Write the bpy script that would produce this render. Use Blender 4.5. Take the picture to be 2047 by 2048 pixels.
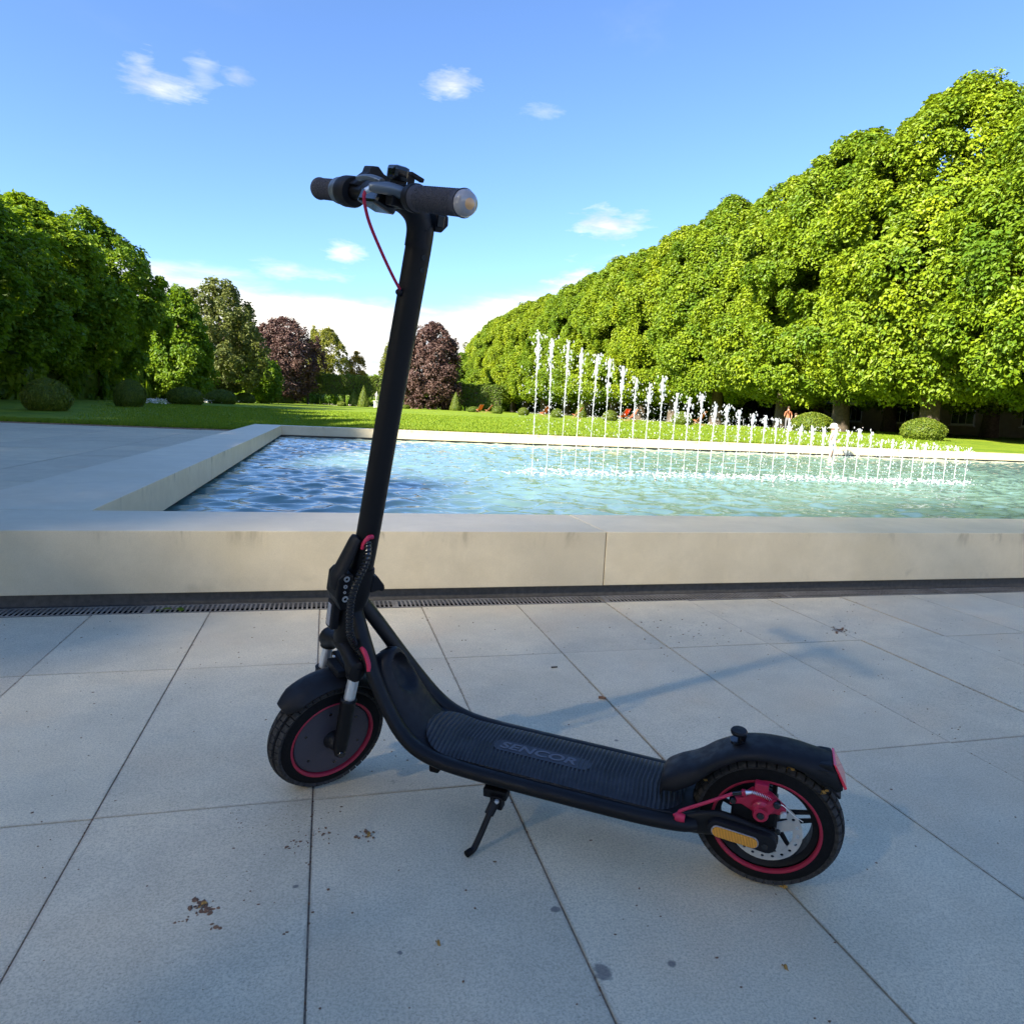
import bpy, bmesh, math, random
import numpy as np
from mathutils import Vector, Matrix
R = math.radians
for o in list(bpy.data.objects): bpy.data.objects.remove(o)
scene = bpy.context.scene
col = scene.collection

# ------------------------------------------------------------------ camera
CAMH = 0.86
def cam_axes(pitch, roll, yaw):
    f = Vector((math.sin(yaw)*math.cos(pitch), math.cos(yaw)*math.cos(pitch), -math.sin(pitch)))
    r = Vector((math.cos(yaw), -math.sin(yaw), 0)); u = r.cross(f)
    return math.cos(roll)*r+math.sin(roll)*u, -math.sin(roll)*r+math.cos(roll)*u, f
cr, cu, cf = cam_axes(R(7.9), R(2.66), R(14.85))
cam = bpy.data.cameras.new('camera'); camo = bpy.data.objects.new('camera', cam); col.objects.link(camo)
cam.sensor_fit = 'HORIZONTAL'; cam.sensor_width = 36; cam.lens = 1415/2047*36
cam.clip_start = 0.05; cam.clip_end = 5000
m = Matrix.Identity(4)
for i in range(3):
    m[i][0] = cr[i]; m[i][1] = cu[i]; m[i][2] = -cf[i]
m.translation = (0, 0, CAMH)
camo.matrix_world = m
scene.camera = camo

# ------------------------------------------------------------------ sun, sky, exposure
SUN_EL = R(31); SUN_DIR = Vector((-0.88, -0.475, 0)).normalized()      # where the sun stands, seen from the plaza
SUN_VEC = Vector((SUN_DIR.x*math.cos(SUN_EL), SUN_DIR.y*math.cos(SUN_EL), math.sin(SUN_EL)))
sun = bpy.data.lights.new('sun', 'SUN'); sun.energy = 4.8; sun.angle = R(2.0); sun.color = (1.0, 0.90, 0.74)
suno = bpy.data.objects.new('sun', sun); col.objects.link(suno)
suno.rotation_euler = (-SUN_VEC).to_track_quat('-Z', 'Y').to_euler(); suno.location = (-20, -12, 30)
scene.view_settings.view_transform = 'Standard'; scene.view_settings.look = 'None'
scene.view_settings.exposure = 2.0; scene.view_settings.gamma = 1.0
scene.view_settings.use_curve_mapping = False

world = bpy.data.worlds.new('World'); scene.world = world; world.use_nodes = True
class NT:
    """small helper to wire shader nodes"""
    def __init__(s, tree): s.t = tree; s.n = tree.nodes; s.l = tree.links; s.n.clear()
    def node(s, kind, **kw):
        nd = s.n.new(kind)
        for k, v in kw.items():
            if k == 'inp':
                for a, b in v.items(): s.put(nd.inputs[a], b)
            else: setattr(nd, k, v)
        return nd
    def put(s, sock, v):
        if isinstance(v, bpy.types.NodeSocket): s.l.new(v, sock)
        elif isinstance(v, bpy.types.Node): s.l.new(v.outputs[0], sock)
        else: sock.default_value = v
    def math(s, op, a, b=0.0, c=0.0, clamp=False):
        nd = s.n.new('ShaderNodeMath'); nd.operation = op; nd.use_clamp = clamp
        for i, v in enumerate((a, b, c)): s.put(nd.inputs[i], v)
        return nd.outputs[0]
    def vmath(s, op, a, b=(0, 0, 0)):
        nd = s.n.new('ShaderNodeVectorMath'); nd.operation = op
        s.put(nd.inputs[0], a)
        if op == 'SCALE': s.put(nd.inputs[3], b)
        else: s.put(nd.inputs[1], b)
        return nd.outputs['Value'] if op in ('DOT_PRODUCT', 'LENGTH', 'DISTANCE') else nd.outputs[0]
    def noise(s, vec, scale, detail=2.0, rough=.5, dist=0.0):
        nd = s.n.new('ShaderNodeTexNoise'); s.put(nd.inputs['Vector'], vec)
        nd.inputs['Scale'].default_value = scale; nd.inputs['Detail'].default_value = detail
        nd.inputs['Roughness'].default_value = rough; nd.inputs['Distortion'].default_value = dist
        return nd.outputs[0]
    def mapr(s, v, a, b, c=0.0, d=1.0, smooth=True):
        nd = s.n.new('ShaderNodeMapRange'); nd.interpolation_type = 'SMOOTHSTEP' if smooth else 'LINEAR'
        s.put(nd.inputs[0], v)
        for i, x in enumerate((a, b, c, d)): s.put(nd.inputs[i+1], x)
        return nd.outputs[0]
    def mix(s, f, a, b, mode='MIX'):
        nd = s.n.new('ShaderNodeMix'); nd.data_type = 'RGBA'; nd.blend_type = mode; nd.clamp_factor = True
        s.put(nd.inputs[0], f)
        for sock, v in ((nd.inputs[6], a), (nd.inputs[7], b)):
            if isinstance(v, tuple) and len(v) == 3: v = v+(1,)
            s.put(sock, v)
        return nd.outputs[2]

def build_world():
    w = NT(world.node_tree)
    sky = w.node('ShaderNodeTexSky'); sky.sky_type = 'NISHITA'; sky.sun_disc = False
    sky.sun_elevation = SUN_EL; sky.sun_rotation = math.atan2(SUN_DIR.x, SUN_DIR.y)
    sky.air_density = 0.75; sky.dust_density = 0.3; sky.ozone_density = 3.0; sky.altitude = 200
    tc = w.node('ShaderNodeTexCoord'); d = w.vmath('NORMALIZE', tc.outputs['Generated'])
    sx = w.node('ShaderNodeSeparateXYZ', inp={0: d}); z = sx.outputs[2]
    # bank of cumulus low over the horizon, all round
    ds = w.vmath('MULTIPLY', d, (1.0, 1.0, 3.4))
    n1 = w.noise(w.vmath('ADD', ds, (2.3, .4, .0)), 2.6, 8, .56, .3)
    bias = w.mapr(z, 0.02, 0.23, 0.60, -0.29, False)
    bank = w.mapr(w.math('ADD', n1, bias), .45, .66)
    # thin scattered wisps higher up
    den = w.math('ADD', w.math('MAXIMUM', z, 0.0), 0.14)
    pl = w.vmath('SCALE', d, w.math('DIVIDE', 1.0, den))
    n2 = w.noise(pl, 1.15, 8, .58, .35)
    n3 = w.noise(pl, .38, 2, .5)
    wisp = w.math('MULTIPLY', w.mapr(n2, .62, .86), w.mapr(n3, .54, .70))
    wisp = w.math('MULTIPLY', wisp, .75)
    cl = w.math('MAXIMUM', bank, wisp)
    # small fair-weather clouds
    nz = w.math('ADD', w.math('MULTIPLY', w.noise(ds, 20.0, 8, .62, .5), .75), w.math('MULTIPLY', w.noise(ds, 70.0, 6, .6, .3), .25))
    for (az, el, ra, re, amt) in SMALL_CLOUDS:
        c = Vector((math.sin(R(az))*math.cos(R(el)), math.cos(R(az))*math.cos(R(el)), math.sin(R(el))))
        ex = Vector((math.cos(R(az)), -math.sin(R(az)), 0)); ey = ex.cross(c)*-1
        a = w.math('DIVIDE', w.vmath('DOT_PRODUCT', d, tuple(ex)), math.sin(R(ra)))
        b = w.math('DIVIDE', w.math('SUBTRACT', w.vmath('DOT_PRODUCT', d, tuple(ey)), 0.0), math.sin(R(re)))
        front = w.math('GREATER_THAN', w.vmath('DOT_PRODUCT', d, tuple(c)), 0.0)
        q = w.math('SQRT', w.math('ADD', w.math('MULTIPLY', a, a), w.math('MULTIPLY', b, b)))
        v = w.math('ADD', w.math('SUBTRACT', 1.0, q), w.math('MULTIPLY', w.math('SUBTRACT', nz, .5), 2.9))
        v = w.math('MULTIPLY', w.math('MULTIPLY', w.mapr(v, .0, 1.15, 0, 1, False), front), amt)
        cl = w.math('MAXIMUM', cl, v)
    n5 = w.noise(ds, 7.0, 5, .6)
    n6 = w.noise(w.vmath('MULTIPLY', d, (1.6, 1.6, 9.0)), 4.2, 6, .6, .4)
    ccol = w.mix(w.mapr(w.math('ADD', w.math('MULTIPLY', n5, .45), w.math('MULTIPLY', n6, .55)), .40, .58), (2.4, 2.55, 2.8), (4.4, 4.2, 3.8))
    sk = w.mix(1.0, sky.outputs[0], (.73, .835, .97), 'MULTIPLY')
    cc = w.mix(cl, sk, ccol)
    bg = w.node('ShaderNodeBackground', inp={0: cc, 1: 0.093})
    w.node('ShaderNodeOutputWorld', inp={0: bg.outputs[0]})
SMALL_CLOUDS = [(-11.3, 20.0, 2.6, 1.1, .62), (-12.3, 20.9, 1.0, 1.2, .5), (-8.6, 21.3, 1.1, 1.3, .32), (-6.2, 21.5, 1.2, .6, .45), (8.9, 23.0, 1.9, 1.1, .62),
                (15.9, 21.7, 1.4, .55, .35), (21.3, 14.4, 3.0, 1.25, 1.0), (1.2, 11.4, 1.6, 1.0, .75), (19.4, 9.8, 2.6, 1.9, 1.0), (-2.4, 9.7, 3.4, .7, .5)]
build_world()

# ------------------------------------------------------------------ materials
MATS = {}
def newmat(name):
    mt = bpy.data.materials.new(name); mt.use_nodes = True; MATS[name] = mt
    return mt, NT(mt.node_tree)
def finish(n, bsdf): n.node('ShaderNodeOutputMaterial', inp={0: bsdf})
def bump(n, h, strength, dist):
    b = n.node('ShaderNodeBump'); b.inputs['Strength'].default_value = strength; b.inputs['Distance'].default_value = dist
    n.put(b.inputs['Height'], h); return b.outputs[0]
def simple(name, colr, rough=.5, metal=0.0, spec=.5, grain=0.0, gscale=300., bstr=0.0, coat=0.0):
    mt, n = newmat(name); tc = n.node('ShaderNodeTexCoord'); v = tc.outputs['Object']
    c = colr+(1,)
    if grain:
        nz = n.noise(v, gscale, 4, .6); nl = n.noise(v, gscale*.06, 3, .6)
        k = n.math('ADD', n.math('MULTIPLY', nz, .6), n.math('MULTIPLY', nl, .4))
        c = n.mix(n.mapr(k, .3, .7), tuple(x*(1-grain) for x in colr), tuple(min(1, x*(1+grain)) for x in colr))
        rr = n.mapr(nl, .3, .7, max(.05, rough-.1), min(1, rough+.1))
    else: rr = rough
    p = n.node('ShaderNodeBsdfPrincipled', inp={'Base Color': c, 'Roughness': rr, 'Metallic': metal, 'Specular IOR Level': spec, 'Coat Weight': coat})
    if bstr: n.put(p.inputs['Normal'], bump(n, n.noise(v, gscale, 4, .6), bstr, .001))
    finish(n, p.outputs[0]); return mt

# stone paving: speckled light granite, each slab a little different, a few dark stains
STAINS = [(.426, .922, .019), (.542, .915, .009), (.397, 1.073, .009), (.764, 1.672, .008), (-.047, 1.217, .006), (.121, 1.025, .006), (2.142, 2.502, .03)]
def stone_mat(name, light, dark, warm, spk=.55, panel=False):
    mt, n = newmat(name)
    g = n.node('ShaderNodeNewGeometry'); pos = g.outputs['Position']
    oi = n.node('ShaderNodeObjectInfo'); rnd = oi.outputs['Random']
    off = n.vmath('ADD', pos, n.vmath('SCALE', (31., 17., 11.), rnd))
    big = n.noise(off, 1.7, 5, .6, .3); mid = n.noise(off, 9., 5, .65, .2); fine = n.noise(pos, 215., 6, .85); fin2 = n.noise(pos, 360., 3, .7)
    k = n.math('ADD', n.math('MULTIPLY', big, .55), n.math('MULTIPLY', mid, .45))
    c = n.mix(n.mapr(k, .34, .66), dark, light)
    c = n.mix(n.mapr(n.noise(off, 2.6, 3, .5), .5, .72, 0, .55), c, warm)
    c = n.mix(n.math('MULTIPLY', n.mapr(fine, .44, .60), .40*spk/.55), c, tuple(x*.55 for x in dark))
    c = n.mix(n.mapr(fin2, .60, .72, 0, spk), c, tuple(x*.30 for x in dark))
    c = n.mix(n.mapr(fin2, .30, .40, .5*spk, 0.0), c, tuple(min(1, x*1.35) for x in light))
    c = n.mix(1.0, c, n.mix(rnd, (.90, .905, .915), (1.03, 1.02, 1.0)), 'MULTIPLY')
    if not panel:
        tcg = n.node('ShaderNodeTexCoord'); sg = n.node('ShaderNodeSeparateXYZ', inp={0: tcg.outputs['Generated']})
        ex_ = n.math('MINIMUM', sg.outputs[0], n.math('SUBTRACT', 1.0, sg.outputs[0])); ey_ = n.math('MULTIPLY', n.math('MINIMUM', sg.outputs[1], n.math('SUBTRACT', 1.0, sg.outputs[1])), 2.0)
        eg = n.math('ADD', n.math('MINIMUM', ex_, ey_), n.math('MULTIPLY', n.math('SUBTRACT', n.noise(pos, 22., 4, .7), .5), .05))
        c = n.mix(n.mapr(eg, .0, .014, .42, 0.0), c, (.33, .26, .185))
        # worn, sooty patches of fine dark specks
        pz = n.noise(pos, .9, 3, .5); sp = n.noise(pos, 55., 3, .75)
        c = n.mix(n.math('MULTIPLY', n.mapr(pz, .56, .68), n.mapr(sp, .58, .66, 0, .5)), c, (.09, .085, .07))
        for (x, y, r) in STAINS:
            dd = n.vmath('DISTANCE', pos, (x, y, 0.0))
            ed = n.math('ADD', dd, n.math('MULTIPLY', n.math('SUBTRACT', n.noise(pos, 60., 3, .6), .5), r*1.6))
            c = n.mix(n.mapr(ed, r*.55, r*1.05, .72, 0.0), c, (.09, .085, .09))
    else:
        # brown drip marks under the arris and damp patches at the foot
        sz = n.node('ShaderNodeSeparateXYZ', inp={0: pos}); hz = sz.outputs[2]
        dn = n.noise(n.vmath('MULTIPLY', pos, (6., 6., 1.4)), 1.0, 5, .65, .4)
        drip = n.math('MULTIPLY', n.mapr(dn, .52, .72), n.mapr(hz, .215, .315, 0, .75))
        nz_ = n.node('ShaderNodeSeparateXYZ', inp={0: g.outputs['Normal']}); side = n.math('LESS_THAN', nz_.outputs[2], .5)
        drip = n.math('MULTIPLY', drip, side)
        c = n.mix(drip, c, (.19, .145, .08))
        foot = n.math('MULTIPLY', n.mapr(n.noise(pos, 3.2, 3, .5), .62, .70), n.mapr(hz, .13, .06, 0, .55))
        c = n.mix(foot, c, (.14, .115, .08))
    p = n.node('ShaderNodeBsdfPrincipled', inp={'Base Color': c, 'Roughness': .78 if not panel else .45, 'Specular IOR Level': .35 if not panel else .5})
    n.put(p.inputs['Normal'], bump(n, n.math('ADD', fine, n.math('MULTIPLY', mid, .8)), .35 if not panel else .12, .0015))
    finish(n, p.outputs[0]); return mt
stone_mat('granite_paving', (.80, .695, .49), (.66, .57, .40), (.74, .58, .38), .8)
stone_mat('pool_stone', (.78, .66, .44), (.67, .56, .365), (.70, .575, .35), .25, True)
simple('joint_sand', (.26, .20, .14), .95, grain=.5, gscale=240., bstr=.5)
simple('dark_plinth', (.085, .078, .068), .6, grain=.35, gscale=40.)
simple('grate_steel', (.30, .28, .25), .5, metal=.4, grain=.4, gscale=90.)
simple('channel_dark', (.012, .012, .012), .9)
simple('black_paint', (.0040, .0042, .0055), .48, spec=.27, grain=.15, gscale=700., bstr=.03)
simple('black_plastic', (.0065, .007, .0095), .55, spec=.28, grain=.18, gscale=900., bstr=.06)
simple('black_gloss', (.006, .006, .008), .18, spec=.6, coat=.3)
simple('rubber', (.0055, .0055, .006), .85, spec=.2, grain=.45, gscale=160., bstr=.2)
simple('tread_rubber', (.040, .038, .036), .9, spec=.2, grain=.5, gscale=120., bstr=.2)
simple('grip_rubber', (.045, .048, .066), .75, spec=.35, grain=.2, gscale=300.)
simple('hub_grey', (.058, .053, .068), .5, metal=.15, grain=.12, gscale=300.)
simple('red_paint', (.42, .014, .052), .38, spec=.5, grain=.08, gscale=200.)
simple('red_ring', (.34, .012, .042), .5, grain=.12, gscale=200.)
simple('red_rubber', (.48, .016, .065), .55)
simple('chrome', (.80, .82, .83), .30, metal=.75)
simple('steel', (.58, .56, .52), .40, metal=.45, grain=.12, gscale=60.)
simple('alu_grey', (.16, .19, .22), .38, metal=.55)
simple('deck_print', (.085, .095, .115), .55)
simple('deck_pill', (.026, .029, .037), .5, grain=.2, gscale=500.)
simple('white_plastic', (.72, .73, .74), .35)
simple('screen_glass', (.30, .42, .55), .08, spec=.8)
simple('dry_leaf', (.36, .20, .045), .8, grain=.4, gscale=200.)
simple('dirt', (.20, .105, .055), .95, grain=.5, gscale=300.)
simple('bark', (.085, .066, .048), .95, grain=.5, gscale=7., bstr=.8)
simple('bark_pale', (.26, .22, .17), .9, grain=.35, gscale=6., bstr=.6)
simple('orange_cloth', (.75, .12, .035), .8)
simple('wood', (.24, .13, .06), .6, grain=.3, gscale=30.)
simple('white_stone', (.62, .60, .56), .7, grain=.12, gscale=15.)
simple('facade', (.34, .29, .22), .85, grain=.15, gscale=2.)
simple('roof_tile', (.24, .085, .05), .8, grain=.3, gscale=6.)
simple('window_frame', (.75, .74, .70), .5)
simple('window_glass', (.03, .04, .05), .06, spec=.8)
simple('umbrella_blue', (.03, .06, .32), .8); simple('umbrella_white', (.75, .76, .78), .8)
simple('skin', (.56, .33, .24), .55); simple('hair_brown', (.06, .035, .02), .6)
simple('white_cloth', (.80, .77, .73), .85, grain=.06, gscale=60.); simple('pink_cloth', (.74, .46, .40), .85, grain=.08, gscale=60.)
simple('grey_cloth', (.15, .15, .17), .85); simple('rust_cloth', (.33, .12, .06), .85); simple('dark_cloth', (.03, .03, .04), .85)
def lens_mat(name, colr, rough=.12, scale=420., stripes=True):
    mt, n = newmat(name); tc = n.node('ShaderNodeTexCoord')
    p = n.node('ShaderNodeBsdfPrincipled', inp={'Base Color': colr+(1,), 'Roughness': rough, 'Specular IOR Level': .7, 'Coat Weight': .6})
    if stripes:
        wv = n.node('ShaderNodeTexWave', inp={0: tc.outputs['Object'], 1: scale}); wv.bands_direction = 'X'
        n.put(p.inputs['Normal'], bump(n, wv.outputs['Fac'], .6, .001))
        n.put(p.inputs['Base Color'], n.mix(wv.outputs['Fac'], tuple(x*.55 for x in colr), tuple(min(1, x*1.25) for x in colr)))
    finish(n, p.outputs[0])
lens_mat('amber_lens', (.80, .33, .02), scale=120.); lens_mat('red_lens', (.75, .02, .05), stripes=False); lens_mat('clear_lens', (.33, .32, .33), stripes=False)
lens_mat('amber_core', (.70, .38, .15), .4, stripes=False)

def leaf_mat(name, a, b, back, trans=.35, rough=.5, spec=.3):
    mt, n = newmat(name)
    at = n.node('ShaderNodeAttribute'); at.attribute_name = 'tint'; oi = n.node('ShaderNodeObjectInfo')
    g = n.node('ShaderNodeNewGeometry')
    c = n.mix(at.outputs['Fac'], a, b)
    c = n.mix(1.0, c, n.mix(oi.outputs['Random'], (.80, .88, .92), (1.16, 1.08, .92)), 'MULTIPLY')
    p = n.node('ShaderNodeBsdfPrincipled', inp={'Base Color': c, 'Roughness': rough, 'Specular IOR Level': spec})
    t = n.node('ShaderNodeBsdfTranslucent', inp={0: n.mix(.55, c, back)})
    ms = n.node('ShaderNodeMixShader', inp={0: trans, 1: p.outputs[0], 2: t.outputs[0]})
    finish(n, ms.outputs[0])
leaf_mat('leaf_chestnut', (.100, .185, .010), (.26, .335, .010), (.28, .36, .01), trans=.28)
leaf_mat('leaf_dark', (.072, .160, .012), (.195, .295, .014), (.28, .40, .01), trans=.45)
leaf_mat('leaf_olive', (.085, .115, .028), (.190, .210, .050), (.24, .26, .03), trans=.4)
leaf_mat('leaf_lime', (.120, .150, .018), (.24, .24, .03), (.28, .27, .02))
leaf_mat('leaf_yellow', (.20, .15, .018), (.34, .25, .03), (.36, .26, .02))
leaf_mat('leaf_copper', (.066, .036, .034), (.145, .090, .078), (.15, .06, .05), trans=.2)
leaf_mat('leaf_yew', (.060, .105, .010), (.16, .20, .014), (.12, .16, .01), trans=.15)
leaf_mat('leaf_hedge', (.060, .110, .014), (.15, .20, .02), (.18, .22, .02), trans=.25)
leaf_mat('grass_blade', (.105, .205, .014), (.23, .31, .018), (.26, .36, .02), trans=.35, rough=.6)
leaf_mat('flower_white', (.70, .70, .68), (.80, .78, .80), (.7, .7, .7), trans=.2)
leaf_mat('flower_red', (.55, .05, .04), (.65, .12, .05), (.5, .1, .05), trans=.2)

def grass_mat():
    mt, n = newmat('lawn'); g = n.node('ShaderNodeNewGeometry'); pos = g.outputs['Position']
    a = n.noise(pos, .35, 4, .6); b = n.noise(pos, 3.2, 4, .65); c3 = n.noise(pos, 34., 4, .7)
    k = n.math('ADD', n.math('MULTIPLY', a, .35), n.math('ADD', n.math('MULTIPLY', b, .35), n.math('MULTIPLY', c3, .3)))
    c = n.mix(n.mapr(k, .38, .62), (.095, .180, .013), (.235, .305, .020))
    p = n.node('ShaderNodeBsdfPrincipled', inp={'Base Color': c, 'Roughness': .85, 'Specular IOR Level': .15})
    n.put(p.inputs['Normal'], bump(n, n.math('ADD', c3, b), .8, .04)); finish(n, p.outputs[0])
grass_mat()
simple('soil', (.10, .075, .05), .95, grain=.4, gscale=3.)
simple('far_ground', (.09, .10, .05), .95, grain=.3, gscale=.4)

def water_mat():
    mt, n = newmat('pool_water'); g = n.node('ShaderNodeNewGeometry'); pos = g.outputs['Position']
    h = n.noise(n.vmath('MULTIPLY', pos, (1., 1.7, 1.)), 11., 3, .5, .3)
    lw = n.noise(pos, .7, 2, .5)
    p = n.node('ShaderNodeBsdfPrincipled', inp={'Base Color': n.mix(lw, (.120, .225, .220, 1), (.185, .300, .265, 1)), 'Roughness': .035, 'IOR': 1.333, 'Specular IOR Level': .5})
    n.put(p.inputs['Normal'], bump(n, h, .14, .02)); finish(n, p.outputs[0])
water_mat()
def jet_mat():
    mt, n = newmat('white_water')
    p = n.node('ShaderNodeBsdfPrincipled', inp={'Base Color': (.86, .89, .91, 1), 'Roughness': .15, 'Specular IOR Level': .5})
    t = n.node('ShaderNodeBsdfTranslucent', inp={0: (.9, .93, .95, 1)})
    tr = n.node('ShaderNodeBsdfTransparent')
    ms = n.node('ShaderNodeMixShader', inp={0: .45, 1: p.outputs[0], 2: t.outputs[0]})
    m2 = n.node('ShaderNodeMixShader', inp={0: .60, 1: ms.outputs[0], 2: tr.outputs[0]})
    finish(n, m2.outputs[0])
jet_mat()

def rubber_deck():
    mt, n = newmat('deck_mat'); tc = n.node('ShaderNodeTexCoord'); v = tc.outputs['Object']
    nz = n.noise(v, 900., 3, .7); nl = n.noise(v, 25., 4, .6)
    c = n.mix(n.mapr(nl, .35, .7), (.010, .0115, .015), (.024, .027, .034))
    c = n.mix(n.mapr(nz, .66, .74, 0, .6), c, (.16, .17, .18))
    p = n.node('ShaderNodeBsdfPrincipled', inp={'Base Color': c, 'Roughness': .48, 'Specular IOR Level': .5})
    n.put(p.inputs['Normal'], bump(n, nz, .3, .0008)); finish(n, p.outputs[0])
rubber_deck()

# ------------------------------------------------------------------ object helpers
def link(o, parent=None, mat=None):
    col.objects.link(o)
    if parent is not None: o.parent = parent
    return o
def tag(o, label=None, cat=None, group=None, kind=None):
    if label: o['label'] = label
    if cat: o['category'] = cat
    if group: o['group'] = group
    if kind: o['kind'] = kind
    return o
def empty(name, loc=(0, 0, 0), rz=0.0, label=None, cat=None, group=None):
    o = bpy.data.objects.new(name, None); col.objects.link(o)
    o.empty_display_size = .1; o.location = loc; o.rotation_euler = (0, 0, rz)
    return tag(o, label, cat, group)
def fast_mesh(name, V, Fc, mat, smooth=False, attr=None):
    """V (n,3), Fc (m,k) all faces with k corners"""
    V = np.asarray(V, np.float32); Fc = np.asarray(Fc, np.int32); k = Fc.shape[1]
    me = bpy.data.meshes.new(name); me.vertices.add(len(V)); me.vertices.foreach_set('co', V.ravel())
    me.loops.add(Fc.size); me.loops.foreach_set('vertex_index', Fc.ravel())
    me.polygons.add(len(Fc)); me.polygons.foreach_set('loop_start', np.arange(0, Fc.size, k, dtype=np.int32))
    me.polygons.foreach_set('use_smooth', np.full(len(Fc), smooth))
    if attr is not None:
        a = me.attributes.new('tint', 'FLOAT', 'POINT'); a.data.foreach_set('value', np.asarray(attr, np.float32))
    me.update(calc_edges=True); me.materials.append(MATS[mat]); return me
class MB:
    def __init__(s): s.v = []; s.f = []
    def add(s, V, Fc):
        o = len(s.v); s.v += [tuple(p) for p in V]; s.f += [tuple(i+o for i in f) for f in Fc]; return s
    def box(s, c, d, rot=None, taper=1.0):
        hx, hy, hz = d[0]/2, d[1]/2, d[2]/2
        V = [Vector((x*(taper if z > 0 else 1), y*(taper if z > 0 else 1), z)) for z in (-hz, hz) for x, y in ((-hx, -hy), (hx, -hy), (hx, hy), (-hx, hy))]
        if rot is not None: V = [rot @ p for p in V]
        c = Vector(c)
        return s.add([p+c for p in V], [(3, 2, 1, 0), (4, 5, 6, 7), (0, 1, 5, 4), (1, 2, 6, 5), (2, 3, 7, 6), (3, 0, 4, 7)])
    def tube(s, P, rad, seg=12, cap=True, flat=None, up=(0, 0, 1)):
        """swept tube; rad scalar or list; flat = (a, b) multipliers on side / up axes"""
        P = [Vector(p) for p in P]; n = len(P)
        if not hasattr(rad, '__len__'): rad = [rad]*n
        fa, fb = flat or (1, 1); V = []; Fc = []
        prev = None
        for i, p in enumerate(P):
            t = (P[min(i+1, n-1)]-P[max(i-1, 0)])
            if t.length < 1e-9: t = Vector((0, 0, 1))
            t.normalize()
            ref = Vector(up) if prev is None else prev
            if abs(t.dot(ref)) > .97 and prev is None: ref = Vector((1, 0, 0))
            b = (ref - t*ref.dot(t)).normalized(); prev = b; a = t.cross(b)
            for k in range(seg):
                q = 2*math.pi*k/seg
                V.append(p + a*(math.cos(q)*rad[i]*fa) + b*(math.sin(q)*rad[i]*fb))
        for i in range(n-1):
            for k in range(seg):
                k2 = (k+1) % seg; Fc.append((i*seg+k, i*seg+k2, (i+1)*seg+k2, (i+1)*seg+k))
        if cap: Fc += [tuple(range(seg-1, -1, -1)), tuple((n-1)*seg+k for k in range(seg))]
        return s.add(V, Fc)
    def loft(s, rings, closed=True, cap=True):
        n = len(rings[0]); V = [p for r in rings for p in r]; Fc = []
        for i in range(len(rings)-1):
            for k in range(n if closed else n-1):
                k2 = (k+1) % n; Fc.append((i*n+k, i*n+k2, (i+1)*n+k2, (i+1)*n+k))
        if cap and closed: Fc += [tuple(range(n-1, -1, -1)), tuple((len(rings)-1)*n+k for k in range(n))]
        return s.add(V, Fc)
    def lathe(s, prof, seg=48, c=(0, 0, 0), axis='Y', close=False):
        """prof: list of (radius, along-axis)"""
        c = Vector(c); V = []; Fc = []; n = len(prof)
        for k in range(seg):
            q = 2*math.pi*k/seg; cs, sn = math.cos(q), math.sin(q)
            for r, h in prof:
                V.append(c+(Vector((r*cs, h, r*sn)) if axis == 'Y' else Vector((r*cs, r*sn, h)) if axis == 'Z' else Vector((h, r*cs, r*sn))))
        for k in range(seg):
            k2 = (k+1) % seg
            for i in range(n if close else n-1):
                j = (i+1) % n; Fc.append((k*n+i, k2*n+i, k2*n+j, k*n+j))
        return s.add(V, Fc)
    def prism(s, poly, y0, y1, axis='Y'):
        """polygon in XZ pulled from y0 to y1"""
        n = len(poly); V = [(x, y, z) for y in (y0, y1) for x, z in poly]
        if axis == 'Z': V = [(x, z, y) for (x, y, z) in V]
        Fc = [tuple(range(n)), tuple(range(2*n-1, n-1, -1))]+[(k, n+k, n+(k+1) % n, (k+1) % n) for k in range(n)]
        return s.add(V, Fc)
    def ico(s, c, r, sub=0, sq=(1, 1, 1), rng=None, j=0.0):
        bm = bmesh.new(); bmesh.ops.create_icosphere(bm, subdivisions=sub+1, radius=1.0)
        c = Vector(c); V = []
        for v in bm.verts:
            k = 1+(rng.uniform(-j, j) if rng else 0); V.append(c+Vector((v.co.x*r*sq[0]*k, v.co.y*r*sq[1]*k, v.co.z*r*sq[2]*k)))
        bm.verts.index_update(); Fc = [tuple(v.index for v in f.verts) for f in bm.faces]; bm.free(); return s.add(V, Fc)
    def mesh(s, name, mat, smooth=False, bevel=0.0, ang=40, sub=0):
        me = bpy.data.meshes.new(name); me.from_pydata([tuple(p) for p in s.v], [], s.f)
        bm = bmesh.new(); bm.from_mesh(me)
        bmesh.ops.recalc_face_normals(bm, faces=bm.faces)
        if bevel:
            ed = [e for e in bm.edges if len(e.link_faces) == 2 and e.calc_face_angle(0) > R(35)]
            bmesh.ops.bevel(bm, geom=ed, offset=bevel, segments=2, profile=.6, affect='EDGES', clamp_overlap=True)
        for f in bm.faces: f.smooth = smooth
        if smooth:
            for e in bm.edges:
                if len(e.link_faces) == 2 and e.calc_face_angle(0) > R(ang): e.smooth = False
        bm.to_mesh(me); bm.free(); me.materials.append(MATS[mat]); return me
    def build(s, name, mat, parent=None, smooth=False, bevel=0.0, ang=40, sub=0, mw=None):
        o = bpy.data.objects.new(name, s.mesh(name, mat, smooth, bevel, ang)); link(o, parent)
        if mw is not None: o.matrix_local = mw
        if sub:
            md = o.modifiers.new('subd', 'SUBSURF'); md.levels = sub; md.render_levels = sub
        return o
def copy_tree(o, parent=None):
    c = o.copy(); col.objects.link(c); c.parent = parent
    for ch in o.children: copy_tree(ch, c)
    return c
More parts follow.
